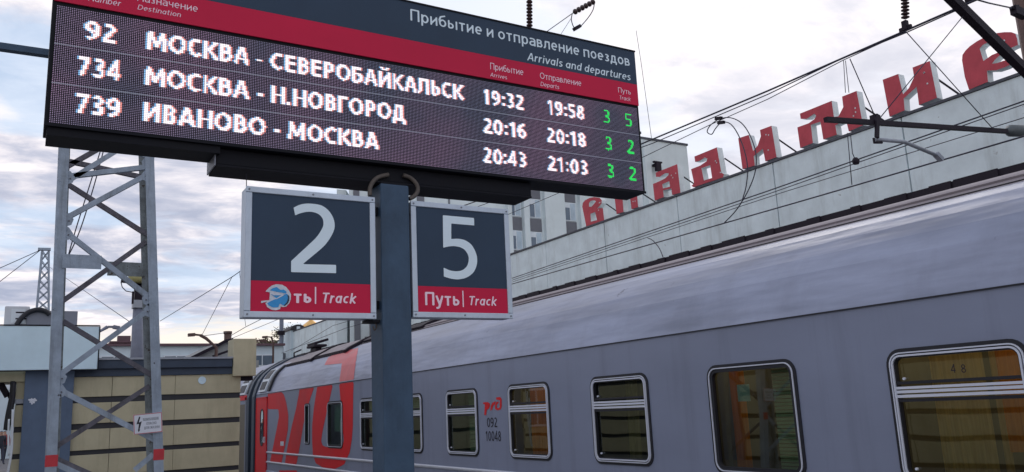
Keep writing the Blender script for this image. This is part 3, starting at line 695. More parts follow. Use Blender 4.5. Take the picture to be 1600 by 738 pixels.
# gilded dome, dark dome, trees
YD = 150.0
g = meet(486, 512, 1, YD); t = thing('church_dome', 'small gilded church dome above the parapet', 'dome', (g[0], YD, -1.25))
bm_ = MB(); prof = [(2.3, 0), (2.5, .6), (2.2, 1.3), (1.3, 2.0), (.5, 2.6), (.22, 3.3), (.10, 3.9)]
bz = float(meet(486, 513, 1, YD)[2])-0.6
for k in range(len(prof)-1):
    for j in range(16):
        a0, a1 = 2*math.pi*j/16, 2*math.pi*(j+1)/16; (ra, za_), (rb, zb2) = prof[k], prof[k+1]
        bm_.poly([(g[0]+.78*ra*math.cos(a0), YD+.78*ra*math.sin(a0), bz+.78*za_), (g[0]+.78*ra*math.cos(a1), YD+.78*ra*math.sin(a1), bz+.78*za_), (g[0]+.78*rb*math.cos(a1), YD+.78*rb*math.sin(a1), bz+.78*zb2), (g[0]+.78*rb*math.cos(a0), YD+.78*rb*math.sin(a0), bz+.78*zb2)], True)
bm_.build('dome', 'gold', t)
MB().tube([(g[0], YD, -1.25), (g[0], YD, bz+0.1)], 1.5, 16).build('drum', 'lowwall', t)
YK = 84.0
g = meet(466, 516, 1, YK); t = thing('dormer_tower', 'dark rounded roof with a pale window peeping over the parapet', 'tower', (g[0], YK, -1.25))
w_ = float(meet(478, 516, 1, YK)[0]-g[0]); hh = float(meet(466, 507, 1, YK)[2]-g[2]); b = MB()
pr = [(g[0]+w_*math.cos(math.radians(k*15)), g[2]+hh*math.sin(math.radians(k*15))) for k in range(13)]
b.poly([(x, YK, z) for x, z in pr][::-1]); b.poly([(x, YK+3, z) for x, z in pr])
for k in range(12): b.poly([(pr[k][0], YK, pr[k][1]), (pr[k+1][0], YK, pr[k+1][1]), (pr[k+1][0], YK+3, pr[k+1][1]), (pr[k][0], YK+3, pr[k][1])])
b.build('roof', 'darkdome', t)
box('wall', 'lowwall', t, g[0]-w_*0.9, g[0]+w_*0.9, YK+0.2, YK+2.8, -1.25, g[2]-0.01)
box('window', 'winframe', t, g[0]-w_*0.22, g[0]+w_*0.22, YK-0.08, YK-0.003, g[2]+0.02, g[2]+hh*0.62)
def tree(px, py, Y, R, n, lab, squash=0.7):
    c = meet(px, py, 1, Y); t = thing('tree', lab, 'tree', (c[0], Y, -1.25), 'small trees beyond the annex')
    b = MB().tube([(c[0], Y, -1.25), (c[0]+.1, Y, c[2]*0.6), (c[0], Y, c[2]+R*.3)], [0.22, 0.16, 0.05], 8)
    for k in range(7):
        a = random.uniform(0, 6.28); b.tube([(c[0], Y, c[2]-R*.6+k*R*.12), (c[0]+math.cos(a)*R*.8, Y+math.sin(a)*R*.8, c[2]+random.uniform(-.2, .6)*R)], [0.07, 0.02], 5)
    b.build('trunk', 'bark', t)
    f = MB(); cl = [np.array([random.gauss(0, .5)*R, random.gauss(0, .5)*R, random.gauss(0, .4)*R*squash]) for _ in range(14)]
    for k in range(n):
        p = np.array(c)+random.choice(cl)+rng.normal(0, .17*R, 3); a = rng.normal(0, 1, 3); a /= np.linalg.norm(a); e = np.cross(a, rng.normal(0, 1, 3)); e /= np.linalg.norm(e); s_ = 0.09*random.uniform(.7, 1.4)*max(1, R*.5)
        f.poly([p-a*s_, p+e*s_*.7, p+a*s_, p-e*s_*.7])
    f.build('crown', 'leaf', t)
tree(441, 520, 96, 1.5, 650, 'sparse autumn tree beside the dark rounded roof')
tree(414, 539, 80, 1.0, 700, 'low autumn bush on the horizon right of the tan corner block')
# grey post between the tree and sign
YP = 85; a = meet(440, 498, 1, YP); t = thing('chimney_post', 'thin grey post rising from the annex beside the sparse tree', 'post', (a[0], YP, -1.25))
MB().tube([(a[0], YP, -1.25), a+np.array([0, 0, 6.0])], 0.22, 10).build('shaft', 'pole', t)
MB().box(a[0]-.5, a[0]+.25, YP-.4, YP-.22, a[2]-1.7, a[2]-1.3).build('bracket', 'dark_steel', t)

# ================================================================== TRAIN (side plane X = 6)
XT = 6.0
PR = [(6.05, -0.75), (6.0, -0.45), (6.0, 2.33), (6.045, 2.46), (6.15, 2.72), (6.26, 2.88), (6.40, 3.01), (6.56, 3.12), (6.75, 3.21), (6.88, 3.285), (7.0, 3.345), (7.2, 3.407), (7.55, 3.44)]
PR += [(15.1-x, z) for x, z in PR[-2::-1]]
PRs = [0.0]
for (a, b_), (c, d) in zip(PR[:-1], PR[1:]): PRs.append(PRs[-1]+math.hypot(c-a, d-b_))
def prof_at(s, off=0.0):
    k = 0
    while k < len(PR)-2 and PRs[k+1] < s: k += 1
    t = (s-PRs[k])/(PRs[k+1]-PRs[k]); (a, b_), (c, d) = PR[k], PR[k+1]; L = math.hypot(c-a, d-b_)
    return a+(c-a)*t-(d-b_)/L*off, b_+(d-b_)*t+(c-a)/L*off
def on_train(px, py):
    """sight line against the body profile -> (Y, arc length)"""
    d = FW + RT*(px-800)/1297.0 - UP*(py-369)/1297.0
    best = None
    for k in range(12):
        (a, b_), (c, e) = PR[k], PR[k+1]
        # X = EYE+t d_x ; solve for t and u on the segment
        A_ = np.array([[d[0], -(c-a)], [d[2], -(e-b_)]]); rhs = np.array([a-EYE[0], b_-EYE[2]])
        try: t, u = np.linalg.solve(A_, rhs)
        except Exception: continue
        if -1e-6 <= u <= 1.000001 and t > 0 and (best is None or t < best[0]): best = (t, PRs[k]+u*(PRs[k+1]-PRs[k]))
    if best is None: return None
    return float(best[0]*d[1]), float(best[1])
JS = PRs[2]
train = thing('passenger_carriage', 'grey sleeping carriage with red door and huge red emblem strokes, at the platform', 'train carriage', (7.55, 12.5, -1.08), 'carriages of the standing train')
Y0, Y1 = -0.35, 24.95
WZ0, WZ1 = 0.945, 1.96
# (y0, y1, z0, z1, kind)
WIN = [(3.17, 4.28, .92, 1.96, 'bar'), (5.20, 6.33, .912, 1.965, 'plain'), (7.26, 8.35, WZ0, WZ1, 'bar'), (9.27, 10.36, WZ0, WZ1, 'bar'), (11.27, 12.36, WZ0, WZ1, 'bar'),
       (13.28, 14.37, WZ0, WZ1, 'bar'), (15.23, 16.32, WZ0, WZ1, 'bar'), (17.37, 18.42, .95, 1.955, 'plain'), (19.72, 20.12, 1.0, 1.955, 'narrow'), (1.14, 2.25, .99, 1.96, 'bar')]
def wall_with_holes(b, x, ya, yb, za, zb_, holes):
    ys = sorted({ya, yb} | {v for h in holes for v in h[:2]}); zs = sorted({za, zb_} | {v for h in holes for v in h[2:4]})
    for i in range(len(ys)-1):
        for j in range(len(zs)-1):
            cy_, cz = (ys[i]+ys[i+1])/2, (zs[j]+zs[j+1])/2
            if any(h[0] < cy_ < h[1] and h[2] < cz < h[3] for h in holes): continue
            b.poly([(x, ys[i], zs[j]), (x, ys[i], zs[j+1]), (x, ys[i+1], zs[j+1]), (x, ys[i+1], zs[j])])
HI = 0.045
holes = [(a+HI, b_-HI, c+HI, d-HI) for a, b_, c, d, k in WIN]
DY0, DY1 = 23.66, 24.80
b = MB(); wall_with_holes(b, XT, Y0, Y1, -0.45, 2.33, holes)
b.poly([(6.0, Y0, -0.45), (6.0, Y1, -0.45), (6.05, Y1, -0.75), (6.05, Y0, -0.75)])
b.box(9.1, 9.102, Y0, Y1, -0.75, 2.33).box(6.06, 9.09, Y0, Y1, -0.80, -0.76)
for yy in (Y0, Y1):
    b.poly([(x, yy, z) for x, z in PR])
b.build('body', 'body', train)
b = MB(); b2c = MB(); kc = 8
nseg = 60
sp_ = [k for k in range(2, len(PR)-2)]
for k in sp_:
    (a, b0), (c, d) = PR[k], PR[k+1]
    for j in range(nseg):
        ya = Y0+(Y1-Y0)*j/nseg; yb = Y0+(Y1-Y0)*(j+1)/nseg
        if yb > 20.6 and 7.0 < (a+c)/2 < 8.1: pass
        (b if k < kc else b2c).poly([(a, ya, b0), (c, ya, d), (c, yb, d), (a, yb, b0)], True)
b.build('roof', 'roof', train); b2c.build('roof_crest', 'roof_crest', train)
# drip rail at the joint, roof seams and ribs
MB().box(5.985, 6.0-0.001, Y0, Y1, 2.322, 2.333).build('gutter', 'rubber', train)
def strip_on_roof(ya, yb, s0, s1, off, m, name, parent=None):
    b = MB(); n = 6
    P = [prof_at(s0+(s1-s0)*k/n, off) for k in range(n+1)]; Q = prof_at(s0, 0), prof_at(s1, 0)
    P = [Q[0]]+P+[Q[1]]
    for k in range(len(P)-1): b.poly([(P[k][0], ya, P[k][1]), (P[k+1][0], ya, P[k+1][1]), (P[k+1][0], yb, P[k+1][1]), (P[k][0], yb, P[k][1])])
    b.poly([(p[0], ya, p[1]) for p in P]); b.poly([(p[0], yb, p[1]) for p in P][::-1])
    return b.build(name, m, parent or train)
s_rib = on_train(1250, 368)[1]
strip_on_roof(Y0, 19.0, s_rib-0.006, s_rib+0.006, 0.010, 'joint', 'roof_seam')
strip_on_roof(Y0, 19.0, s_rib+0.10, s_rib+0.15, 0.02, 'roof_crest', 'roof_rib')
# lower ribs; the upper pair is coloured pale to stand for the sky highlight
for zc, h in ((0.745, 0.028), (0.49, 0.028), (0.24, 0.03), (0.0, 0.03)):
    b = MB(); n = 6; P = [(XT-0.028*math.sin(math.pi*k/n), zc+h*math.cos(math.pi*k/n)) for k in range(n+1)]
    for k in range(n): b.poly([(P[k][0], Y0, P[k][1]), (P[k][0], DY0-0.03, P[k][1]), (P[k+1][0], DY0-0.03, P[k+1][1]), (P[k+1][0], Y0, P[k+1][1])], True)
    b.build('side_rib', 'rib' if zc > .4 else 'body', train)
# huge emblem strokes
E1 = [(66,301),(140,292),(155,308),(168,350),(180,420),(178,500),(160,600),(142,690),(78,683),(95,600),(115,500),(128,430),(125,390),(66,388)]
E2 = [(245,270),(325,262),(305,320),(290,370),(262,480),(245,590),(225,695),(160,690),(175,600),(200,480),(222,390)]
E3 = [(340,262),(428,247),(410,330),(385,440),(368,520),(362,565),(370,590),(390,599),(480,602),(488,560),(470,345),(462,240),(478,135),(380,145),(400,105),(440,80),(500,64),(568,50),(556,120),(545,200),(540,300),(538,480),(532,560),(520,630),(490,695),(440,720),(370,712),(332,688),(316,640),(312,560),(312,480),(322,380)]
E4 = [(130,728),(232,728),(226,744),(126,744)]
def emb(poly):
    out = []
    for a, c in poly:
        q = on_train(400+a/3.55, 530+c/3.55)
        out.append(q)
    return out
def dens(loop, n=5):
    o = []
    for i in range(len(loop)):
        a, b_ = loop[i], loop[(i+1) % len(loop)]
        for k in range(n): o.append((a[0]+(b_[0]-a[0])*k/n, a[1]+(b_[1]-a[1])*k/n))
    return o
for poly in (E1, E2, E3, E4):
    lp = emb(dens(poly, 4)); lp = [q for q in lp if q]
    ysv = [q[0] for q in lp]; ss = [q[1] for q in lp]
    def fld(P, part=0):
        D = poly_field(P, [lp])
        for h in holes: # keep window openings clear
            D = np.maximum(D, -np.maximum(np.maximum(h[0]-P[:, 0], P[:, 0]-h[1]), np.maximum(h[2]-(P[:, 1]-PRs[1]-0.45), (P[:, 1]-PRs[1]-0.45)-h[3])) if part == 0 else D)
        lim = JS-0.02
        D = np.maximum(D, P[:, 1]-lim) if part == 0 else np.maximum(D, lim+0.045-P[:, 1])
        return np.maximum(D, P[:, 0]-DY0+0.02)
    mp_ = lambda u, v, off=0.004: (lambda p: (p[0], u, p[1]))(prof_at(v, off))
    field_mesh(lambda P: fld(P, 0), (min(ysv)-.1, max(ysv)+.1, min(ss)-.1, min(max(ss)+.1, JS+.05)), 0.05, mp_, 'emblem_stroke', 'train_red', train)
    if max(ss) > JS+0.1:
        field_mesh(lambda P: fld(P, 1), (min(ysv)-.1, max(ysv)+.1, JS-.05, max(ss)+.1), 0.05, mp_, 'emblem_stroke', 'roof_red', train)

def rrect(w, h, r, n=6):
    out = []
    for cx_, cz, a0 in ((w/2-r, h/2-r, 0), (-w/2+r, h/2-r, 90), (-w/2+r, -h/2+r, 180), (w/2-r, -h/2+r, 270)):
        for k in range(n+1):
            a = math.radians(a0+90*k/n); out.append((cx_+r*math.cos(a), cz+r*math.sin(a)))
    return out
def ring(b, yc, zc, w, h, r, t, x0, x1):
    """rounded ring of width t, its face at x0 and back at x1, standing in a plane of constant X"""
    O = rrect(w, h, r); I = rrect(w-2*t, h-2*t, max(r-t, 0.01)); n = len(O)
    for k in range(n):
        o1, o2, i1, i2 = O[k], O[(k+1) % n], I[k], I[(k+1) % n]
        P = lambda q, x: (x, yc+q[0], zc+q[1])
        b.poly([P(o1, x0), P(o2, x0), P(i2, x0), P(i1, x0)]); b.poly([P(o1, x0), P(o1, x1), P(o2, x1), P(o2, x0)], True); b.poly([P(i1, x0), P(i2, x0), P(i2, x1), P(i1, x1)], True)
    return b
def rail_window(i, y0, y1, z0, z1, kind):
    yc, zc, w, h = (y0+y1)/2, (z0+z1)/2, y1-y0, z1-z0
    R = 0.13 if kind != 'narrow' else 0.07
    o = ring(MB(), yc, zc, w, h, R, 0.075, XT-0.012, XT+0.03).build('window', 'rubber', train, off=(XT, yc, zc))
    f = MB(); ring(f, yc, zc, w-0.060, h-0.060, R-0.030, 0.010, XT-0.024, XT-0.0125)
    if kind == 'bar': ring(f, yc, zc, w-0.100, h-0.100, R-0.05, 0.014, XT-0.026, XT-0.0125)
    f.build('frame', 'alu', o)
    pn = MB().poly([(XT+0.022, yc+q[0], zc+q[1]) for q in rrect(w-0.10, h-0.10, R-0.05)][::-1]).build('pane', 'glass' if kind != 'narrow' and y0 < 17 else 'glass_far', o)
    if kind == 'bar':
        zb2 = z1-0.335
        cb = MB()
        for dz_, hh_ in ((0.030, 0.020), (0.0, 0.022), (-0.034, 0.022)): cb.box(XT-0.022, XT+0.018, y0+0.062, y1-0.062, zb2+dz_-hh_/2, zb2+dz_+hh_/2)
        cb.build('crossbar', 'alu', o)
        ad = MB(); 
        for dz_ in (0.068, -0.066): ad.box(XT-0.014, XT+0.0, y0+0.065, y1-0.065, zb2+dz_-0.012, zb2+dz_+0.012)
        ad.build('crossbar_seal', 'rubber', o)
        for yy, zz in ((y1-0.13, zb2+0.10), (y1-0.13, z0+0.12)): MB().tube([(XT+0.018, yy, zz), (XT-0.004, yy, zz)], 0.011, 8).build('latch', 'alu', o)
    # what stands behind the glass
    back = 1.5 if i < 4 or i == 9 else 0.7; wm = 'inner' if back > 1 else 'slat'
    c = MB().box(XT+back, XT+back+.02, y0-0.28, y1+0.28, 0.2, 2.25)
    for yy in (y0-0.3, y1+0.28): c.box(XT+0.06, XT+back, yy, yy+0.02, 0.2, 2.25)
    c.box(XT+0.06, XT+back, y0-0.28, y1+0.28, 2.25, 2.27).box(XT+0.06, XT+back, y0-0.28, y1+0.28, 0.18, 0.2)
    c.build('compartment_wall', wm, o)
    return o
def folds(b, x, ya, yb, za, zb_, n=8, amp=0.018):
    m = n*4
    for k in range(m):
        u0, u1 = k/m, (k+1)/m
        b.poly([(x+amp*math.sin(u0*n*6.283), ya+(yb-ya)*u0, za), (x+amp*math.sin(u0*n*6.283), ya+(yb-ya)*u0, zb_), (x+amp*math.sin(u1*n*6.283), ya+(yb-ya)*u1, zb_), (x+amp*math.sin(u1*n*6.283), ya+(yb-ya)*u1, za)], True)
    return b
def blind(b, x, ya, yb, za, zb_, step=0.035):
    z = za
    while z < zb_: b.box(x, x+0.012, ya, yb, z, z+step*0.78); z += step
    return b
for i, (a, b_, c, d, k) in enumerate(WIN):
    o = rail_window(i, a, b_, c, d, k)
    if i == 0:
        folds(MB(), XT+0.16, a+0.02, a+0.33, c+.25, d+.05, 3).build('curtain', 'orange', o)
        folds(MB(), XT+0.2, a+0.34, a+0.40, c, d+.05, 1).build('curtain', 'tan', o)
        folds(MB(), XT+0.22, a+0.46, b_-0.22, c, d+.05, 5, .01).build('curtain', 'tan', o)
        MB().box(XT+0.4, XT+1.2, a-.2, b_+.2, 2.2, 2.235).build('ceiling_lamp', 'bulb', o)
        # pencilled number on the upper pane
        for ch, px in (('4', 1487), ('8', 1503)):
            q = meet(px-3, 583, 0, XT); q2 = meet(px+4.5, 582, 0, XT)
            text_flat(ch, 0.11, q[1], q2[1], q[2], 0.062, lambda u, v: (XT+0.019, u, v), 'pane_number', 'black_print', o)
    elif i == 1:
        folds(MB(), XT+0.18, b_-0.32, b_-0.12, c, d+.05, 3).build('curtain', 'orange', o)
        blind(MB(), XT+0.35, a+0.05, b_-0.52, c, d).build('blind', 'slat', o)
        box('notice', 'sticker_white', o, XT+0.03, XT+0.034, b_-0.52, b_-0.36, 1.60, 1.76)
        MB().box(XT+0.4, XT+1.2, b_-.6, b_+.1, 2.2, 2.235).build('ceiling_lamp', 'bulb', o)
    elif i == 3:
        folds(MB(), XT+0.16, a+0.15, b_-0.34, c, d+.05, 5).build('curtain', 'orange', o)
        MB().box(XT+0.4, XT+1.2, a-.1, b_, 2.2, 2.235).build('ceiling_lamp', 'bulb', o)
    elif i == 2:
        folds(MB(), XT+0.2, a+0.12, a+0.34, c, d+.05, 2).build('curtain', 'orange', o)
        folds(MB(), XT+0.24, a+0.5, a+0.72, c, d+.05, 2).build('curtain', 'tan', o)
    elif i == 4:
        blind(MB(), XT+0.15, a+0.05, b_-0.5, c, d, 0.04).build('blind', 'slat', o)
    elif i in (5, 6):
        blind(MB(), XT+0.15, a+0.05, b_-0.1, d-0.3, d, 0.04).build('blind', 'slat', o)
    elif i == 7:
        folds(MB(), XT+0.15, a+0.05, b_-0.05, c+.35, d+.05, 6).build('curtain', 'slat', o)
    elif i == 9:
        folds(MB(), XT+0.16, a+0.02, b_-.1, c, d+.05, 6).build('curtain', 'orange', o)
# door with oval window, frame lines and steps
dr = MB().box(XT-0.02, XT-0.002, DY0, DY1, -0.40, 2.20).build('door', 'train_red', train, off=(XT, DY0, 0))
oy, oz = float(meet(410.5, 668, 0, XT)[1]), float(meet(411, 668, 0, XT)[2])
ring(MB(), oy, oz, 0.36, 1.02, 0.18, 0.035, XT-0.034, XT-0.0205).build('window_seal', 'rubber', dr)
MB().poly([(XT-0.024, oy+q[0], oz+q[1]) for q in rrect(0.31, 0.97, 0.155)]).build('pane', 'glass_far', dr)
MB().box(XT-0.07, XT-0.021, DY0+0.10, DY0+0.14, 1.0, 1.16).build('handle', 'alu', dr)
MB().box(XT-0.03, XT-0.001, DY0-0.03, DY0-0.003, -0.4, 2.24).box(XT-0.03, XT-0.001, DY1+0.003, DY1+0.03, -0.4, 2.24).box(XT-0.03, XT-0.001, DY0-0.03, DY1+0.03, 2.205, 2.24).build('door_frame', 'train_red', train)
def grille(parent, ya, yb):
    w = MB(); d = MB(); s0, s1 = JS+0.05, JS+0.78; n = 5
    def patch(bb, y0_, y1_, sa, sb, off):
        P = [prof_at(sa+(sb-sa)*k/n, off) for k in range(n+1)]
        for k in range(n): bb.poly([(P[k][0], y0_, P[k][1]), (P[k+1][0], y0_, P[k+1][1]), (P[k+1][0], y1_, P[k+1][1]), (P[k][0], y1_, P[k][1])])
        bb.poly([(P[0][0], y0_, P[0][1]), (P[0][0], y1_, P[0][1]), prof_at(sa, 0)[:1]+(y1_,)+prof_at(sa, 0)[1:], prof_at(sa, 0)[:1]+(y0_,)+prof_at(sa, 0)[1:]])
        e = [prof_at(sa+(sb-sa)*k/n, 0) for k in range(n+1)]
        bb.poly([(p[0], y0_, p[1]) for p in P]+[(p[0], y0_, p[1]) for p in e][::-1])
    patch(w, ya, yb, s0, s1, 0.05)
    g_ = w.build('roof_hatch', 'winframe', parent)
    patch(d, ya+0.10, yb-0.10, s0+0.06, s0+0.30, 0.06); patch(d, ya+0.10, yb-0.10, s0+0.38, s1-0.05, 0.06)
    d.build('hatch_grille', 'rubber', g_)
    strip_on_roof(ya-0.42, ya-0.25, s0-0.0, s1+0.10, 0.06, 'joint', 'hatch_edge', parent)
grille(train, 23.85, 24.6)
# roof end covers with torn dark edges
def cover(ya, yb, sa, sb):
    strip_on_roof(ya, yb, sa, sb, 0.035, 'roof_tar', 'roof_cover')
    b = MB(); m = 14
    for k in range(m):
        y = ya+(yb-ya)*k/m; x_, z_ = prof_at(sa, 0.02)
        b.box(x_-0.03, x_+0.03, y, y+(yb-ya)/m*0.86, z_-0.03-random.uniform(0, .03), z_+0.035)
    b.build('cover_edge', 'dark_steel', train)
cover(18.6, 20.9, JS+0.92, JS+1.9); cover(21.0, 23.3, JS+0.86, JS+1.9)
strip_on_roof(18.40, 18.58, JS+0.86, JS+1.9, 0.07, 'dark_steel', 'cover_edge')
strip_on_roof(20.9, 20.99, JS+0.8, JS+1.9, 0.07, 'dark_steel', 'cover_edge')
strip_on_roof(15.0, 18.3, s_rib+0.05, s_rib+0.5, 0.05, 'dark_steel', 'roof_walkway')
# roof ventilator
vp = meet(490, 548, 0, 7.1); vy = float(vp[1])
v = MB().box(7.08, 7.26, vy-0.25, vy+0.25, 3.40, 3.52); v.box(7.0, 7.36, vy-0.4, vy+0.35, 3.53, 3.60); v.box(7.1, 7.25, vy-0.2, vy+0.2, 3.5, 3.54); v.beam((7.02, vy, 3.62), (7.42, vy, 3.74), 0.7, 0.07)
bevel(v.build('roof_ventilator', 'dark_steel', train), 0.03)
MB().tube([(6.95, vy+1.4, 3.36), (6.95, vy+1.4, 3.50), (6.95, vy+0.7, 3.53)], 0.02, 6).build('roof_pipe', 'dark_steel', train)
# small operator emblem and carriage number
def ontr(px, py): q = meet(px, py, 0, XT); return float(q[1]), float(q[2])
def tl(pts, s=6.71, ox=740, oy=600): return [ontr(ox+a/s, oy+c/s) for a, c in pts]
EM = [[(100,196),(150,190),(172,205),(172,235),(160,262),(140,272),(133,330),(114,325),(120,215),(102,210)],
      [(176,282),(182,236),(196,198),(236,182),(228,212),(206,232),(196,272)],
      [(238,142),(282,138),(296,160),(297,235),(286,268),(250,278),(226,262),(228,222),(244,186),(270,188),(258,205),(246,222),(246,250),(262,256),(275,246),(278,172),(240,165)]]
for pl in EM:
    lp = tl(pl); ysv = [q[0] for q in lp]; zz = [q[1] for q in lp]
    field_mesh(lambda P: poly_field(P, [lp]), (min(ysv)-.01, max(ysv)+.01, min(zz)-.01, max(zz)+.01), 0.006, lambda u, v: (XT-0.004, u, v), 'operator_emblem', 'train_red', train)
def train_text(s, pl, pr, ptop, w, m='black_print', tr_=0.10):
    a = ontr(*pl); c = ontr(*pr); t_ = ontr(*ptop)
    text_flat(s, w, a[0], c[0], (a[1]+c[1])/2, t_[1]-a[1], lambda u, v: (XT-0.004, u, v), 'carriage_number', m, train, track=tr_)
train_text('092', (761.5, 668), (777.5, 667.5), (761.5, 653), 0.13)
train_text('10048', (759.5, 689), (783.5, 690), (759.5, 673.5), 0.13)
q = ontr(441, 693); box('notice_plate', 'white_plate', train, XT-0.006, XT-0.0045, q[0]-0.16, q[0]+0.16, q[1]-0.06, q[1]+0.05)
# underframe, bogies, buffers
b = MB()
for yb_ in (2.6, 20.5):
    for dy in (-1.2, 1.2):
        for xx in (6.79, 8.31): b.tube([(xx-0.07, yb_+dy, -0.62), (xx+0.07, yb_+dy, -0.62)], 0.46, 20)
b.build('wheels', 'dark_steel', train, kind='stuff')
b = MB()
for yb_ in (2.6, 20.5): b.box(6.45, 6.60, yb_-1.9, yb_+1.9, -0.78, -0.5).box(8.5, 8.65, yb_-1.9, yb_+1.9, -0.78, -0.5)
b.box(6.5, 8.6, 7.5, 11.5, -1.0, -0.8).build('underframe', 'dark_steel', train)

# next carriage and the gangway between
nx = thing('passenger_carriage', 'next grey carriage of the train, only its door end showing beyond the bellows', 'train carriage', (7.55, 38, -1.08), 'carriages of the standing train')
NY0, NY1 = 25.9, 50.5
b = MB()
b.poly([(x, NY0, z) for x, z in PR]); b.poly([(x, NY1, z) for x, z in PR][::-1])
for k in (0, 1, len(PR)-3, len(PR)-2):
    (a, b0), (c, d) = PR[k], PR[k+1]; b.poly([(a, NY0, b0), (c, NY0, d), (c, NY1, d), (a, NY1, b0)])
b.build('body', 'body', nx)
b = MB()
for k in range(2, len(PR)-3):
    (a, b0), (c, d) = PR[k], PR[k+1]; b.poly([(a, NY0, b0), (c, NY0, d), (c, NY1, d), (a, NY1, b0)], True)
b.build('roof', 'roof', nx)
grille(nx, 26.3, 27.2)
MB().box(XT-0.02, XT-0.002, 26.2, 27.2, -0.4, 2.1).build('door', 'inner', nx)
MB().box(XT-0.03, XT-0.001, 26.02, 26.19, -0.4, 2.3).box(XT-0.03, XT-0.001, 27.21, 27.4, -0.4, 2.3).build('door_frame', 'greybox', nx)
MB().box(XT-0.03, XT-0.001, 26.0, 28.6, 2.22, 2.36).build('red_stripe', 'train_red', nx)
gw = thing('gangway_bellows', 'dark blue hooped gangway between the two carriages', 'gangway', (7.55, 25.4, -0.8))
def hoop(b, ya, yb, off, t=0.16):
    P = [prof_at(PRs[-1]*k/44, off) for k in range(45)]; Q = [prof_at(PRs[-1]*k/44, off-t) for k in range(45)]
    for k in range(44):
        b.poly([(P[k][0], ya, P[k][1]), (P[k+1][0], ya, P[k+1][1]), (P[k+1][0], yb, P[k+1][1]), (P[k][0], yb, P[k][1])], True)
        b.poly([(P[k][0], ya, P[k][1]), (Q[k][0], ya, Q[k][1]), (Q[k+1][0], ya, Q[k+1][1]), (P[k+1][0], ya, P[k+1][1])])
        b.poly([(P[k][0], yb, P[k][1]), (Q[k][0], yb, Q[k][1]), (Q[k+1][0], yb, Q[k+1][1]), (P[k+1][0], yb, P[k+1][1])])
    return b
for k, (ya, yb) in enumerate(((24.96, 25.25), (25.62, 25.88))): hoop(MB(), ya, yb, 0.05, 0.3).build('end_hoop', 'bellow', gw)
for k in range(3): hoop(MB(), 25.27+k*0.115, 25.34+k*0.115, -0.06, 0.2).build('bellows_fold', 'joint', gw)

# ================================================================== DEPARTURE BOARD ON ITS POST (front plane Y = 4)
YB = 4.0
def onb(px, py, y=YB): q = meet(px, py, 1, y); return float(q[0]), float(q[2])
board = thing('departure_board', 'wide electronic train departure board with navy and red header on a blue grey post', 'information board', (1.66, 4.1, 0))
BX0, BX1, BZ0, BZ1 = 0.028, 3.408, 2.955, 3.93
LX0, LX1, LZ0, LZ1 = 0.045, 3.388, 2.968, 3.532
bevel(MB().box(BX0, BX1, YB+0.006, YB+0.20, BZ0, BZ1).build('housing', 'housing', board), 0.004)
box('header_panel', 'navy', board, BX0+0.006, BX1-0.004, YB-0.004, YB+0.0055, 3.694, BZ1-0.006)
box('red_strip', 'red', board, BX0+0.006, BX1-0.004, YB-0.004, YB+0.0055, 3.548, 3.6935)
box('top_trim', 'housing', board, BX0, BX1, YB-0.008, YB+0.005, BZ1-0.0055, BZ1+0.004)
box('lower_trim', 'housing', board, BX0, BX1, YB-0.004, YB+0.0055, BZ0-0.002, LZ0-0.001)
# left end plate stands lower: a skirt under the screen
box('skirt', 'housing', board, BX0+0.012, 0.775, YB+0.012, YB+0.19, 2.915, BZ0-0.001)
PIT = 0.0085
lm = led_panel_mat(PIT, LX0, LZ0)
lmid = [LZ0, LZ0+22*PIT, LZ0+44*PIT, LZ1]
for a, b_ in zip(lmid[:-1], lmid[1:]):
    o = MB().box(LX0, LX1, YB-0.001, YB+0.0055, a+0.0008, b_-0.0008).build('led_module', lm, board)
    # keep the grid in world measure
    o.location = (-origin_of(board)) + Vector((0, 0, 0)); 
    for v in o.data.vertices: v.co += origin_of(board)
for zc in lmid[1:-1]:
    box('module_seam', 'galv', board, LX0, LX1, YB-0.0025, YB-0.0012, zc-0.0022, zc+0.0022)
def led_text(s, x0, x1, z0, cap, w, m='led_white', fringe=True):
    st, W = text_strokes(s, w, 0.10); k = (x1-x0)/W
    i0, i1 = int((x0-LX0)/PIT)-1, int((x1-LX0)/PIT)+2; j0, j1 = int((z0-0.25*cap-LZ0)/PIT)-1, int((z0+cap*1.35-LZ0)/PIT)+1
    g = np.array([(i, j) for i in range(i0, i1+1) for j in range(j0, j1+1)])
    P = np.stack([(LX0+(g[:, 0]+.5)*PIT-x0)/k, (LZ0+(g[:, 1]+.5)*PIT-z0)/cap], 1)
    on = seg_field(P, st, w) < 0.0
    lit = {tuple(q) for q in g[on]}
    def quads(cells, m_, nm, y, r=0.43):
        b = MB()
        for i, j in cells:
            cx_, cz = LX0+(i+.5)*PIT, LZ0+(j+.5)*PIT
            b.poly([(cx_-PIT*r, y, cz-PIT*r), (cx_+PIT*r, y, cz-PIT*r), (cx_+PIT*r, y, cz+PIT*r), (cx_-PIT*r, y, cz+PIT*r)])
        if b.v: b.build(nm, m_, board, kind='stuff')
    quads(lit, m, 'lit_leds', YB-0.0030)
    if fringe:
        quads({(i+1, j) for i, j in lit}-lit, 'led_warm', 'fringe_leds', YB-0.0028, 0.38)
        quads({(i-1, j) for i, j in lit}-lit, 'led_cool', 'fringe_leds', YB-0.0028, 0.36)
CAP = 0.090; RZ = (3.388, 3.208, 3.028)
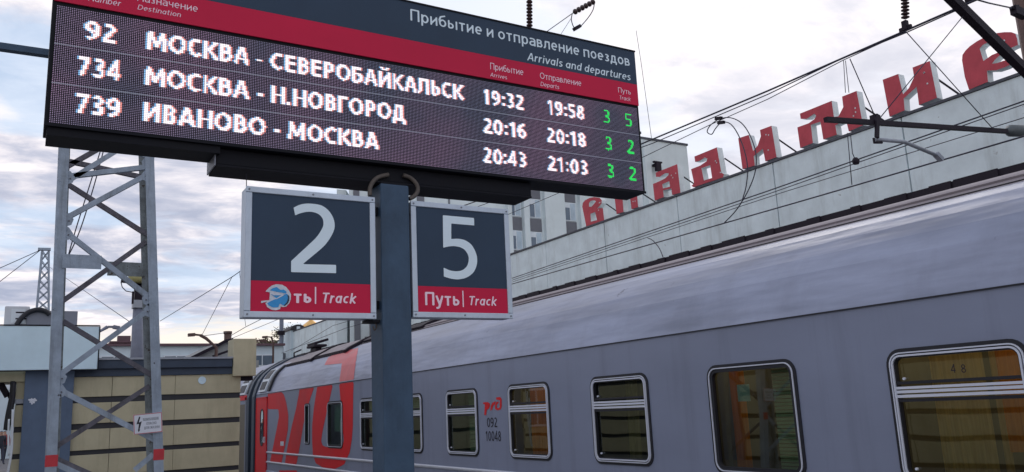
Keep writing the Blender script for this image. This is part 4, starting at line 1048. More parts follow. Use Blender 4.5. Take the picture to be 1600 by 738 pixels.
for s, a, b_, r in (('92', 0.166, onb(181, 63)[0], 0), ('МОСКВА - СЕВЕРОБАЙКАЛЬСК', 0.424, 2.107, 0), ('19:32', 2.237, 2.514, 0), ('19:58', 2.682, 2.958, 0),
                    ('734', 0.143, onb(188, 122)[0], 1), ('МОСКВА - Н.НОВГОРОД', 0.424, 1.742, 1), ('20:16', 2.230, 2.52, 1), ('20:18', 2.668, 2.955, 1),
                    ('739', 0.144, onb(187, 181)[0], 2), ('ИВАНОВО - МОСКВА', 0.424, 1.583, 2), ('20:43', 2.222, 2.51, 2), ('21:03', 2.662, 2.955, 2)):
    led_text(s, a, b_, RZ[r], CAP, 0.155)
for r, (c1, c2) in enumerate((('3', '5'), ('3', '2'), ('3', '2'))):
    led_text(c1, 3.100, 3.162, RZ[r]+0.002, CAP, 0.13, 'led_green', False); led_text(c2, 3.276, 3.340, RZ[r]+0.002, CAP, 0.13, 'led_green', False)
def board_text(s, pl, pr, ptop, w, name='header_text', m='lettering', italic=0.0, xh=False, parent=None, y=YB-0.0052, track=0.09):
    a = onb(*pl, y); c = onb(*pr, y); t_ = onb(*ptop, y); cap = (t_[1]-a[1])/(0.73 if xh else 1)
    text_flat(s, w, a[0], c[0], (a[1]+c[1])/2, cap, lambda u, v: (u, y, v), name, m, parent or board, italic=italic, track=track)
board_text('Прибытие и отправление поездов', (641, 33.3), (984.5, 102.2), (641, 15.5), 0.125)
board_text('Arrivals and departures', (824, 95.0), (985, 125.3), (824, 83.0), 0.125, italic=0.16)
board_text('Прибытие', (766, 108.6), (818, 117.5), (766, 98.4), 0.10, 'column_heading', 'pink_letter')
board_text('Arrives', (766, 119.6), (792, 124.3), (766, 113.6), 0.10, 'column_heading', 'pink_letter', italic=0.16)
board_text('Отправление', (844, 123.4), (908.5, 134.3), (844, 113.8), 0.10, 'column_heading', 'pink_letter')
board_text('Departs', (844.5, 134.4), (873.5, 139.6), (844.5, 127.8), 0.10, 'column_heading', 'pink_letter', italic=0.16)
board_text('Путь', (966, 144.0), (986, 148.5), (966, 136.2), 0.10, 'column_heading', 'pink_letter')
board_text('Track', (967.5, 155.2), (985, 158.5), (967.5, 149.2), 0.10, 'column_heading', 'pink_letter', italic=0.16)
board_text('Назначение', (214, 2.0), (309, 18.2), (214, -9.5), 0.10, 'column_heading', 'pink_letter')
board_text('Destination', (214.5, 15.0), (282, 26.8), (214.5, 7.2), 0.10, 'column_heading', 'pink_letter', italic=0.16)
board_text('Номер', (137, -10.0), (189, -1.5), (137, -21), 0.10, 'column_heading', 'pink_letter')
board_text('Number', (137.5, 1.2), (188, 9.8), (137.5, -8.0), 0.10, 'column_heading', 'pink_letter', italic=0.16)
# beam, post, cable loops
bm_ = MB().box(0.762, 2.565, 4.045, 4.225, 2.868, 2.953)
bevel(bm_.build('support_beam', 'housing', board), 0.006)
box('beam_flange', 'housing', board, 0.765, 2.56, 4.035, 4.235, 2.858, 2.867)
box('beam_end_plate', 'greybox', board, 0.755, 0.7615, 4.04, 4.23, 2.862, 2.952)
PX0, PX1 = 1.594, 1.756
bevel(MB().box(PX0, PX1, YB, YB+0.17, 0.02, 2.845).build('post', 'post', board), 0.008, 3)
box('post_cap', 'housing', board, PX0+.01, PX1-.01, YB+0.02, YB+0.16, 2.846, 2.8575)
bevel(MB().box(PX0-.12, PX1+.12, YB-.1, YB+.27, 0.0, 0.02).build('base_plate', 'post', board), 0.004)
def cable(pxs, y, r=0.011):
    P = [meet(a, b_, 1, y) for a, b_ in pxs]; out = []
    for i in range(len(P)-1):       # smooth through the points
        p0, p1, p2, p3 = P[max(i-1, 0)], P[i], P[i+1], P[min(i+2, len(P)-1)]
        for k in range(5):
            t = k/5; out.append(0.5*((2*p1)+(-p0+p2)*t+(2*p0-5*p1+4*p2-p3)*t*t+(-p0+3*p1-3*p2+p3)*t**3))
    out.append(P[-1]); return MB().tube(out, r, 8)
cable([(607, 273), (592, 277), (583, 284), (578, 295), (578, 306)], 4.03, 0.012).build('cable_loop', 'cable', board)
cable([(630, 274), (641, 278), (650, 287), (653, 297), (648, 306), (639, 311)], 4.03, 0.012).build('cable_loop', 'cable', board)
p0 = meet(385, 246, 1, 4.1); p1 = meet(385, 292, 1, 4.1); MB().tube([p0, p1], 0.0022, 5).build('hanging_wire', 'wire', board)
for a in (827, 1.0):
    pass

# ------------------------------------------------------------------ track signs either side of the post
def track_sign(lab, x0, x1, z0, z1, zred, digit_loops, texts, bars):
    t = thing('track_sign', lab, 'sign', ((x0+x1)/2, YB+0.06, z0), 'track number signs on the board post')
    bevel(MB().box(x0+0.003, x1-0.003, YB+0.012, YB+0.11, z0+0.003, z1-0.003).build('case', 'frame', t), 0.004)
    f = 0.030
    for a in ((x0, x1, z1-f, z1), (x0, x1, z0, z0+f), (x0, x0+f, z0+f+.0008, z1-f-.0008), (x1-f, x1, z0+f+.0008, z1-f-.0008)):
        bevel(MB().box(a[0], a[1], YB, YB+0.0115, a[2], a[3]).build('frame', 'frame', t), 0.003)
    box('navy_panel', 'navy', t, x0+f, x1-f, YB+0.006, YB+0.0115, zred+.0006, z1-f)
    box('red_panel', 'red', t, x0+f, x1-f, YB+0.006, YB+0.0115, z0+f, zred)
    for sx_ in (x0+f/2, (x0+x1)/2, x1-f/2):
        for sz_ in (z0+f/2, z1-f/2): MB().tube([(sx_, YB+0.002, sz_), (sx_, YB-0.003, sz_)], 0.005, 8).build('screw', 'greybox', t)
    ys = YB+0.0045
    for loops in digit_loops:
        lp = [[onb(*p, ys) for p in l_] for l_ in loops]; xs = [p[0] for p in lp[0]]; zs = [p[1] for p in lp[0]]
        field_mesh(lambda P: poly_field(P, lp), (min(xs)-.01, max(xs)+.01, min(zs)-.01, max(zs)+.01), 0.004, lambda u, v: (u, ys, v), 'numeral', 'lettering', t)
    for (ax_, ay, by) in bars:
        q0 = onb(ax_, by, ys); q1 = onb(ax_, ay, ys); MB().poly([(q0[0]-.0035, ys, q0[1]), (q0[0]+.0035, ys, q0[1]), (q0[0]+.0035, ys, q1[1]), (q0[0]-.0035, ys, q1[1])]).build('divider_line', 'pink_letter', t)
    for s, pl, pr, ptop, w, it in texts: board_text(s, pl, pr, ptop, w, 'sign_text', 'pink_letter', it, False, t, ys)
    return t
def sm(loop, n=6):      # curve through the points; a point given twice is a sharp corner
    L = len(loop); c = [i for i in range(L) if loop[i] == loop[(i+1) % L]]
    out = []
    for q in range(len(c)):
        a = (c[q]+1) % L; b_ = c[(q+1) % len(c)]; run_ = [loop[a]]; i = a
        while i != b_: i = (i+1) % L; run_.append(loop[i])
        if len(run_) == 2: out.append(run_[0]); continue
        R_ = [np.array(p, float) for p in run_]
        for i in range(len(R_)-1):
            p0, p1, p2, p3 = R_[max(i-1, 0)], R_[i], R_[i+1], R_[min(i+2, len(R_)-1)]
            for k in range(n):
                t = k/n; out.append(tuple(0.5*((2*p1)+(-p0+p2)*t+(2*p0-5*p1+4*p2-p3)*t*t+(-p0+3*p1-3*p2+p3)*t**3)))
        out.append(tuple(R_[-1]))
    return out
# numeral 2 (outline traced at 4.1x), corners doubled
t2 = [(200,60),(200,60),(245,40),(300,34),(375,45),(425,80),(455,130),(463,180),(450,225),(420,275),(380,320),(258,422),(258,422),(472,427),(472,427),(472,480),(472,480),(184,473),(184,473),(184,402),(184,402),(300,295),(350,245),(382,195),(391,165),(385,130),(360,102),(320,88),(280,88),(240,97),(210,110),(210,110)]
t5 = [(147,30),(147,30),(372,50),(372,50),(374,104),(374,104),(208,90),(208,90),(208,202),(208,202),(260,200),(310,212),(355,245),(385,300),(395,350),(388,400),(365,445),(320,478),(265,492),(210,488),(155,472),(155,472),(153,408),(153,408),(200,428),(250,434),(290,425),(322,395),(334,350),(328,315),(305,280),(275,262),(240,254),(200,254),(150,264),(150,264)]
L2 = sm(t2); L5 = sm(t5)
L2 = [(410+a/4.1, 310+b_/4.1) for a, b_ in L2]; L5 = [(660+a/4.614, 330+b_/4.614) for a, b_ in L5]
zr2 = onb(480, 441)[1]; zr5 = onb(720, 449)[1]
track_sign('square track sign with a white 2 and a torn blue sticker on its red band', 0.899, 1.562, 2.121, 2.763, zr2, [[L2]],
           [('ть', (458.5, 473), (487, 473.8), (458.5, 453.5), 0.17, 0), ('Track', (502, 473.6), (555, 474.2), (502, 457.6), 0.15, 0.16)], [(493, 448.5, 475)])
track_sign('square track sign with a white 5, right of the post', 1.766, 2.374, 2.133, 2.765, zr5, [[L5]],
           [('Путь', (664, 476.8), (718.5, 477.6), (664, 456.4), 0.15, 0), ('Track', (732, 477.2), (775, 477.6), (732, 463.0), 0.14, 0.16)], [(724, 454.5, 480)])
for px, py in ((586, 309), (583, 494)):
    q = meet(px, py, 1, 4.06)
# brackets between sign cases and post
for z in (2.20, 2.70):
    for xa, xb in ((1.5625, PX0-0.001), (PX1+0.001, 1.7655)): box('sign_bracket', 'housing', board, xa, xb, YB+0.04, YB+0.09, z-0.02, z+0.02)
box('bracket_plate', 'housing', board, 1.52, PX0-0.001, YB+0.03, YB+0.10, 2.106, 2.1205)
cable([(584, 500), (587, 505), (588, 512), (585, 516), (583, 510)], 4.05, 0.004).build('cable_tie', 'cable', board)
# torn sticker (a thing lying on the sign)
st_ = thing('torn_sticker', 'torn round blue sticker stuck over the red band of the sign with the 2', 'sticker', onb(434, 466, 4.0)[:1]+(4.0,)+onb(434, 478, 4.0)[1:])
S8 = lambda pts: [onb(400+a/8, 430+b_/8, 4.0) for a, b_ in pts]
wl = S8([(120,205),(160,160),(200,130),(260,112),(330,120),(380,150),(415,190),(440,240),(438,300),(420,350),(380,392),(340,400),(310,390),(305,425),(250,440),(190,430),(140,395),(120,350),(150,328),(66,350),(66,322),(170,312),(175,215)])
bl = S8([(175,190),(215,160),(260,148),(310,185),(350,180),(385,210),(372,240),(190,240),(260,292),(245,300),(200,318),(140,350),(160,380),(215,405),(280,402),(300,355),(345,380),(385,340),(400,290),(395,235)])
bl2 = S8([(395,240),(418,262),(418,320),(395,362),(360,385),(345,378),(380,345),(396,300)])
for lp, m, nm, y in ((wl, 'sticker_white', 'paper_backing', 4.0036), (bl, 'sticker_blue', 'blue_film', 4.0022), (bl2, 'navy', 'printed_ring', 4.0024)):
    xs = [p[0] for p in lp]; zs = [p[1] for p in lp]
    field_mesh(lambda P: poly_field(P, [lp]) + 0.0014*np.sin(P[:, 0]*900)*np.sin(P[:, 1]*1100), (min(xs)-.01, max(xs)+.01, min(zs)-.01, max(zs)+.01), 0.0022, lambda u, v: (u, y, v), nm, m, st_)
tz = onb(425, 461, 4.001); lp = [onb(400+a/8, 430+b_/8, 4.0) for a, b_ in ((205,240),(350,240),(350,252),(262,300),(240,300),(318,252),(205,252))]
field_mesh(lambda P: poly_field(P, [lp]), (lp[0][0]-.01, lp[1][0]+.01, lp[3][1]-.01, lp[0][1]+.01), 0.0022, lambda u, v: (u, 4.0012, v), 'scratch_mark', 'sticker_white', st_)

# ================================================================== LATTICE TOWER (front face Y = 10, back face Y = 10.8)
tower = thing('lattice_tower', 'grey painted steel lattice tower with crossed braces and red bands on its legs', 'lattice tower', (0.87, 10.4, 0.0))
YF, YR = 10.0, 10.82
def leg_line(pts):      # (X at z) line through two pixel points on a plane
    (a, b_), (c, d), y = pts; p = meet(a, b_, 1, y); q = meet(c, d, 1, y)
    k = (p-q)/(p[2]-q[2]); return lambda z: q+k*(z-q[2])
FL = leg_line(((92, 220), (70, 738), YF)); FR = leg_line(((240.5, 235), (256, 738), YF)); BR = leg_line(((229, 235), (243, 738), YR)); BL = leg_line(((96, 220), (77, 738), YR))
ZT = 8.6
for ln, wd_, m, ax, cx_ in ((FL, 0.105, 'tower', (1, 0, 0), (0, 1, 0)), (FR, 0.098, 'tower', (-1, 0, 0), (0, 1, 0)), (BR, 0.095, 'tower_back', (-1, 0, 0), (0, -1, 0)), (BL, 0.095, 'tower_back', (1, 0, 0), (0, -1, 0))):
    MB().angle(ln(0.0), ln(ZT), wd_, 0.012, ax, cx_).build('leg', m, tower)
for ln, sx, zc in ((FL, 1, 1.325), (FR, -1, 1.32)):
    p = ln(zc-0.058); q = ln(zc+0.058); w = 0.112 if sx > 0 else 0.104
    MB().box(min(p[0]-sx*.004, p[0]+sx*w), max(p[0]-sx*.004, p[0]+sx*w), YF-0.004, YF-0.001, p[2], q[2]).build('red_band', 'red_band', tower)
def brace(p1, p2, y, m, w=0.062, ext=None):
    a = meet(*p1, 1, y); b_ = meet(*p2, 1, y); MB().angle(a, b_, w, 0.007, Vector(tuple(np.cross((b_-a)/np.linalg.norm(b_-a), (0, 1, 0)))), (0, 1, 0)).build('brace', m, tower)
yf, yr = YF+0.014, YR-0.03
for p1, p2 in (((103, 345), (232, 276)), ((105, 279), (232, 264)), ((196, 229), (232, 250)), ((102, 367), (233, 469)), ((92, 592), (235, 487)), ((91, 613), (241, 692)), ((213, 738), (242, 713)), ((83, 728), (240, 800)), ((196, 229), (105, 180)), ((240, 195), (105, 279))):
    brace(p1, p2, yf, 'tower', 0.055)
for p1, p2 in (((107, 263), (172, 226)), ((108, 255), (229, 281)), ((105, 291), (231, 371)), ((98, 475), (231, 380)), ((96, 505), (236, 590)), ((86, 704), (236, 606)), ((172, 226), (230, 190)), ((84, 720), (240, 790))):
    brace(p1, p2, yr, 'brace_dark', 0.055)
# regular bracing above, out of the frame
z = 5.4
while z < ZT-0.8:
    for ya, A1, A2, m in ((yf, FL, FR, 'tower'), (yr, BL, BR, 'brace_dark')):
        for s_, e_ in ((A1, A2), (A2, A1)):
            a = s_(z); b_ = e_(z+0.75); a[1] = b_[1] = ya + (0.008 if s_ is A2 else 0); MB().beam(a, b_, 0.05, 0.007, (0, 1, 0)).build('brace', m, tower)
    z += 0.8
for z in (0.6, 2.4, 3.2, 4.15, 5.2, 6.6, 8.0):      # struts of the side faces
    for A1, A2 in ((FL, BL), (FR, BR)):
        a = A1(z); b_ = A2(z); sx = 1 if A1 is FL else -1
        if A1 is FL: MB().beam(a+np.array([0.02*sx, .1, 0]), b_+np.array([0.02*sx, -.1, .55]), 0.008, 0.05).build('brace', 'brace_dark', tower)
a = meet(98, 397, 1, YF-0.01); b_ = meet(158, 421, 1, YF-0.01); MB().box(a[0], b_[0], YF-0.012, YF-0.004, b_[2], a[2]+0.0).build('plate', 'tower', tower)
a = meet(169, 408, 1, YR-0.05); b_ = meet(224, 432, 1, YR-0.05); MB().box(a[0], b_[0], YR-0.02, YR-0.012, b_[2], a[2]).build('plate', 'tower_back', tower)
for px, py, sx in ((232, 276, -1), (103, 345, 1), (102, 367, 1), (233, 469, -1), (92, 592, 1), (91, 613, 1), (235, 487, -1), (105, 279, 1), (232, 256, -1)):
    p = meet(px, py, 1, YF+.013); g_ = MB(); q = [(-.06*sx, -.09), (.055*sx, -.045), (.075*sx, .02), (.03*sx, .085), (-.06*sx, .10)]
    g_.poly([(p[0]+a, YF+.0125, p[2]+c) for a, c in q]); go = g_.build('gusset', 'tower', tower)
    for a, c in ((-.01*sx, -.04), (.03*sx, .0), (.0, .05)): MB().tube([(p[0]+a, YF+.012, p[2]+c), (p[0]+a, YF+.002, p[2]+c)], .008, 6).build('bolt', 'brace_dark', go)
a = meet(-60, 70, 1, YF+0.4); b_ = meet(100, 87, 1, YF+0.4)
MB().beam((a[0]-3, YF+.4, a[2]), (FR(6)[0], YF+.4, a[2]+(b_[2]-a[2])*1.1), 0.10, 0.075).build('crossarm', 'post', tower)
MB().box(-0.05, 1.95, 9.7, 11.1, 0.0, 0.22).build('foundation', 'concrete', tower)
# twin cables hanging behind the tower
for dx in (0, 7):
    c_ = cable([(160+dx*.6, 226), (140+dx, 290), (118+dx, 360), (106, 402)], 11.5, 0.007).build('cable', 'wire'); tag(c_, 'thin cable hanging slantwise behind the tower, %s of a close pair' % ('left' if dx == 0 else 'right'), 'cable', 'cables behind the tower')
# danger sign wired to the tower leg
ds = thing('danger_sign', 'small white high voltage warning plate with a black lightning bolt, wired to the tower leg', 'sign', tuple(meet(230, 679, 1, 9.95)))
ys = 9.965
c4 = [meet(a, b_, 1, ys) for a, b_ in ((208, 648.5), (253, 644), (254, 675), (209, 679.5))]
def dsp(u, v, y=0.0):
    p = (c4[0]*(1-u)+c4[1]*u)*(1-v)+(c4[3]*(1-u)+c4[2]*u)*v; return (p[0], ys-y, p[2])
b = MB(); b.poly([dsp(0, 0), dsp(1, 0), dsp(1, 1), dsp(0, 1)]); b.poly([dsp(0, 0, -.006), dsp(0, 1, -.006), dsp(1, 1, -.006), dsp(1, 0, -.006)])
for (u0, v0), (u1, v1) in (((0, 0), (1, 0)), ((1, 0), (1, 1)), ((1, 1), (0, 1)), ((0, 1), (0, 0))): b.poly([dsp(u0, v0), dsp(u0, v0, -.006), dsp(u1, v1, -.006), dsp(u1, v1)])
b.build('plate', 'white_plate', ds)
b = MB()
for u0, u1, v0, v1 in ((0.01, .99, 0.01, .035), (0.01, .99, .965, .99), (0.01, .03, .036, .964), (.97, .99, .036, .964)): b.poly([dsp(u0, v0, .002), dsp(u1, v0, .002), dsp(u1, v1, .002), dsp(u0, v1, .002)])
b.build('border', 'red_band', ds)
bolt_ = [(.20,.12),(.10,.50),(.19,.48),(.155,.78),(.14,.77),(.17,.90),(.225,.77),(.20,.77),(.29,.36),(.185,.42),(.245,.14)]
field_mesh(lambda P: poly_field(P, [bolt_]), (0.05, .35, .05, .95), 0.012, lambda u, v: dsp(u, v, .002), 'lightning_bolt', 'black_print', ds)
b = MB(); b.poly([dsp(.33, .22, .002), dsp(.88, .22, .002), dsp(.88, .36, .002), dsp(.33, .36, .002)]); b.build('worn_lettering', mat('worn_print', (.36, .39, .44), .7, 0, .4, 90), ds)
text_flat('ОПАСНО', .15, .44, .80, .57, -.13, lambda u, v: dsp(u, v, .002), 'sign_text', 'grey_print', ds, res=14)
text_flat('ДЛЯ ЖИЗНИ', .15, .36, .90, .78, -.13, lambda u, v: dsp(u, v, .002), 'sign_text', 'grey_print', ds, res=14)

# ================================================================== KIOSK (front plane Y = 20)
YKI = 20.0
kx = lambda px, py=650: float(meet(px, py, 1, YKI)[0]); kz = lambda py, px=250: float(meet(px, py, 1, YKI)[2])
ki = thing('platform_kiosk', 'low platform kiosk clad in tan panels with dark joints and a slate fascia', 'kiosk', (2.2, 21.5, 0))
KX0, KX1 = kx(22), kx(375)
XJ = kx(173); XPL, XPR = kx(35), kx(112)
ztop_panel = kz(587)
rows = [(kz(617), kz(587)), (kz(657), kz(626)), (kz(696.6), kz(665.6)), (kz(736), kz(704)), (kz(736)-0.51, kz(736)-0.10)]
box('wall', 'joint', ki, KX0+.01, KX1-.005, YKI+0.035, YKI+1.3, 0, kz(577))
for za_, zb2 in rows:
    for xa, xb in ((KX0, XPL+0.05), (XPR-0.05, XJ-0.004), (XJ+0.004, kx(272)), (kx(272)+0.005, KX1)):
        bevel(MB().box(xa, xb, YKI+random.uniform(-.002, .004), YKI+0.034, za_+random.uniform(-.003, .003), zb2).build('wall_panel', 'panel', ki), 0.006)
fz0, fz1 = kz(577), kz(560)
bevel(MB().box(kx(108, 570), kx(362, 570), YKI-0.10, YKI+1.35, fz0+.02, fz1).build('fascia', 'fascia', ki), 0.01)
box('fascia_band', 'fascia', ki, kx(112, 580), KX1-0.1, YKI-0.03, YKI+0.033, ztop_panel+.005, fz0+.019)
box('fascia_trim', 'galv', ki, kx(108, 570), kx(362, 570), YKI-0.13, YKI-0.101, fz1-.03, fz1+.012)
bevel(MB().box(XPL, XPR, YKI-0.14, YKI-0.001, 0, kz(577, 80)).build('pilaster', 'pilaster', ki), 0.01)
cbx0, cbx1 = kx(363, 560), kx(398.5, 560)
bevel(MB().box(cbx0, cbx1, YKI-0.12, YKI+0.5, kz(588, 380), kz(530, 380)).build('corner_block', 'panel', ki), 0.012)
box('corner_bracket', 'dark_steel', ki, KX1-0.05, cbx1-0.03, YKI+0.05, YKI+0.45, kz(588, 380)-0.09, kz(588, 380)-0.002)
box('awning_beam', 'panel', ki, kx(-60, 585), XPL-0.002, YKI-0.06, YKI+1.2, kz(597, 18), kz(577, 18)-.004)
# awning ironwork and hoses under the left end
b = MB(); P = lambda a, c, y=YKI+.3: meet(a, c, 1, y)
b.beam(P(0, 598), P(12, 620), .10, .12).beam(P(12, 619), P(26, 617), .10, .10).beam(P(0, 606), P(10, 612), .05, .05)
b.build('awning_bracket', 'dark_steel', ki)
h_ = cable([(20, 596), (18, 620), (12, 650), (9, 672)], YKI-.1, .045).build('hose', 'rubber', ki)
h_ = cable([(22, 597), (20, 625), (15, 655), (12, 673)], YKI-.15, .04).build('hose', 'rubber', ki)
cable([(14, 655), (13, 680), (14, 712)], YKI-.2, .018).build('white_rail', 'winframe', ki)
cable([(20, 640), (19, 670), (18, 705), (12, 738), (5, 760)], YKI-.2, .022).build('white_rail', 'winframe', ki)
box('bracket_band', 'galv', ki, kx(21), XPL, YKI-.02, YKI-.003, kz(631, 30), kz(624, 30))
field_mesh(lambda Q: np.hypot(Q[:, 0], Q[:, 1])-0.085, (-.1, .1, -.1, .1), .01, lambda u, v: (kx(314)+u, YKI-.012, kz(594.5, 314)+v), 'round_sticker', 'signboard', ki)
field_mesh(lambda Q: np.hypot(Q[:, 0]/1.2, Q[:, 1])-0.055-0.010*np.sin(np.arctan2(Q[:, 1], Q[:, 0])*7+1)-0.010*np.sin(np.arctan2(Q[:, 1], Q[:, 0])*3), (-.12, .12, -.1, .1), .01, lambda u, v: (kx(49)+u, YKI-.144, kz(627, 49)+v), 'torn_paper', 'sticker_white', ki)
# things on top of and hung on the kiosk
sb0 = meet(-60, 510, 1, YKI-.35); sb1 = meet(152, 577, 1, YKI-.35)
sgn = thing('lightbox_sign', 'blank pale blue lightbox hung across the left end of the kiosk', 'signboard', ((sb0[0]+sb1[0])/2, YKI-.2, sb1[2]))
zt_ = float(meet(100, 510, 1, YKI-.35)[2])
bevel(MB().box(sb0[0], sb1[0], YKI-.35, YKI-.145, sb1[2], zt_).build('face', 'signboard', sgn), .012)
box('edge_trim', 'housing', sgn, sb0[0], sb1[0]+.012, YKI-.36, YKI-.34, zt_+.002, zt_+.028)
box('edge_trim', 'housing', sgn, sb1[0]+.001, sb1[0]+.02, YKI-.358, YKI-.15, sb1[2], zt_+.001)
box('edge_trim', 'housing', sgn, sb0[0], sb1[0]+.012, YKI-.356, YKI-.34, sb1[2]-.022, sb1[2]-.002)
def on_top(px0, py0, px1, py1, y): a = meet(px0, py0, 1, y); c = meet(px1, py1, 1, y); return a[0], c[0], a[2], c[2]
x0, x1, z1, z0 = on_top(8, 479, 45, 509, YKI+.15); zb0 = float(zt_)+.002
ac = thing('air_conditioner', 'pale outdoor air conditioner unit standing on the kiosk roof', 'air conditioner', ((x0+x1)/2, YKI+.3, zb0))
bevel(MB().box(x0, x1, YKI+.05, YKI+.4, zb0+.03, z1).build('case', 'acwhite', ac), .025)
for k in range(3): box('vent_slot', 'dark_steel', ac, x0+.2, x0+.42, YKI+.044, YKI+.049, z1-.15-k*.13, z1-.12-k*.13)
box('front_panel', 'winframe', ac, x0+.12, x1-.08, YKI+.045, YKI+.0495, zb0+.10, z1-.06)
box('foot', 'dark_steel', ac, x0+.05, x1-.05, YKI+.1, YKI+.35, zb0, zb0+.029)
x0, x1, z1, z0 = on_top(42, 486, 120, 509, YKI+.1)
gb = bevel(MB().box(x0, x1, YKI+.0, YKI+.7, zb0, z1).build('metal_box', 'greybox'), .012); tag(gb, 'plain grey sheet metal box on the kiosk roof behind the tower leg', 'metal box')
hs = cable([(26, 508), (33, 498), (45, 488), (60, 484), (72, 487), (78, 492)], YKI-.05, .05).build('corrugated_hose', 'rubber'); tag(hs, 'thick black hose arching from the kiosk roof over the grey box', 'hose')

# concrete pole with lamp gear, behind the kiosk
YPO = 27.0
pa = meet(219, 428, 1, YPO)
pl_ = thing('utility_pole', 'blue grey pole carrying a yellow tank and brackets, behind the tower', 'utility pole', (pa[0], YPO, -1.25))
pb = meet(214, 560, 1, YPO)
MB().tube([(pb[0], YPO, -1.25), pb, meet(217, 480, 1, YPO)], [.19, .185, .16], 12).build('shaft', 'pole', pl_)
P = lambda a, c, y=YPO: meet(a, c, 1, y)
MB().box(P(207, 476)[0], P(225, 476)[0], YPO-.2, YPO+.2, P(210, 482)[2], P(210, 470)[2]).build('collar', 'galv', pl_)
MB().box(P(210, 455)[0], P(224, 455)[0], YPO-.15, YPO+.15, P(210, 470)[2]+.002, P(210, 444)[2]).box(P(204, 465)[0]+.02, P(208, 465)[0], YPO-.2, YPO-.1, P(210, 476)[2], P(210, 457)[2]).build('gearbox', 'dark_steel', pl_)
MB().tube([P(202, 424)+np.array([0, -.1, 0]), P(226, 424)+np.array([0, -.1, 0])], .02, 6)
ty = MB(); ty.tube([P(201, 434), P(228, 434)], .19, 14); ty.build('tank', 'yellow', pl_)
MB().beam(P(189, 439), P(230, 444), .08, .10).beam(P(206, 446), P(226, 446), .3, .06).build('cross_bracket', 'dark_steel', pl_)
MB().tube([P(189, 441), P(191, 449), P(197, 455), P(207, 457)], .015, 6).build('cable', 'wire', pl_)

# distant lattice mast with guy wires
YM = 62.0
m0, m1, m2, m3 = meet(66, 391, 1, YM), meet(76.5, 391, 1, YM), meet(57.5, 483, 1, YM), meet(76.5, 483, 1, YM)
lm_ = thing('lattice_mast', 'slender distant lattice mast rising above the air conditioner', 'lattice mast', (m2[0]+.4, YM, -1.25))
def ext(a, b_, z): return a+(b_-a)*((z-a[2])/(b_[2]-a[2]))
A0, A1 = ext(m0, m2, -1.25), ext(m1, m3, -1.25)
for a, b_ in ((A0, m0), (A1, m1)):
    for dy in (0, .8): MB().beam(a+np.array([0, dy, 0]), b_+np.array([0, dy*.6, 0]), .1, .1).build('leg', 'tower', lm_)
br_ = MB(); n = 22
for k in range(n):
    for dy in (0, .6):
        za_, zb2 = -1.25+(m0[2]+1.25)*k/n, -1.25+(m0[2]+1.25)*(k+1)/n; o = np.array([0, dy, 0])
        br_.beam(ext(A0, m0, za_)+o, ext(A1, m1, zb2)+o, .05, .05).beam(ext(A1, m1, za_)+o, ext(A0, m0, zb2)+o, .05, .05)
br_.build('lacing', 'tower', lm_, kind='stuff')
MB().beam(m0+np.array([-.25, 0, .05]), m1+np.array([.1, 0, .05]), .3, .16).build('cap', 'tower', lm_)
wires = []
def wire(pts, lab, r=.012, grp=None, m='wire', sag=0.0):
    P = [np.array(p, float) for p in pts]
    if sag:
        out = []
        for a, b_ in zip(P[:-1], P[1:]):
            for k in range(8): t = k/8; out.append(a+(b_-a)*t-np.array([0, 0, sag*4*t*(1-t)]))
        P = out+[P[-1]]
    return tag(MB().tube(P, r, 5).build('wire', m), lab, 'wire', grp)
wire([m0+np.array([-.1, 0, 0]), meet(0, 419, 1, YM), meet(-60, 445, 1, YM)], 'upper guy wire running left from the top of the distant mast', .024)
wire([m0+np.array([-.1, 0, 0]), meet(0, 440, 1, YM), meet(-60, 478, 1, YM)], 'lower guy wire running left from the top of the distant mast', .024)
wire([meet(78, 418, 1, 60), meet(96, 430, 1, 50), meet(210, 508, 1, 30)], 'faint thin wire sloping down right from the distant mast', .012)

# ================================================================== CATENARY over the next track (plane X = 10)
XW = 10.0
W = lambda a, c, x=XW: meet(a, c, 0, x)
G1 = 'overhead wires of the next track'
far = np.array([XW, 60, 0])
def run(p_near, p_mid, p_far_px, lab, r=.009):
    pts = [W(*p_near)]; a = W(*p_near); b_ = W(*p_mid); d = (b_-a)/(b_[1]-a[1]); pre = a-d*(a[1]+6)
    wire([pre, a, b_, W(*p_far_px)], lab, r, G1)
run((1600, 158), (1200, 298.5), (800, 435), 'upper of the close pair of dark wires crossing the pale station wall', .010)
run((1600, 163), (1200, 303.5), (800, 438), 'lower of the close pair of dark wires crossing the pale station wall', .007)
run((1600, 184), (1224, 300.5), (800, 441), 'thin wire between the pair and the contact wire, across the station wall', .006)
run((1600, 213), (1250, 315), (800, 444), 'lowest contact wire crossing the station wall, held by the grey arm', .011)
wire([W(1640, -50), W(1493, 14), W(1415, 48), W(1200, 142), W(1000, 226), W(700, 330)], 'thick upper messenger wire sloping above the roof letters', .015, G1)
wire([W(1493, 17), W(1415, 51.5), W(1315, 92), W(1200, 147.5), W(1020, 224), W(700, 340)], 'second messenger wire just below the thick one', .009, G1)
wire([W(1415, 50), W(1318, 94), W(1200, 155), W(1110, 195), W(1000, 248), W(700, 375)], 'lowest of the three messenger wires above the letters И and Д', .007, G1)
def insulator(p, q, n, lab, m='insul', r=.055, grp=None):
    p = np.array(p); q = np.array(q); t = thing('insulator', lab, 'insulator', tuple(p), grp)
    for k in range(n):
        c = p+(q-p)*(k+.5)/n; d = (q-p)/n
        MB().tube([c-d*.42, c-d*.1, c+d*.1, c+d*.42], [r*.45, r, r, r*.45], 12).build('disc', m, t)
    MB().tube([p, q], r*.32, 8).build('core', m, t); return t
insulator(W(1413.5, -30), W(1414.5, 30), 11, 'ribbed brown insulator hanging above the messenger wire left of the diagonal beam', grp='brown ribbed insulators')
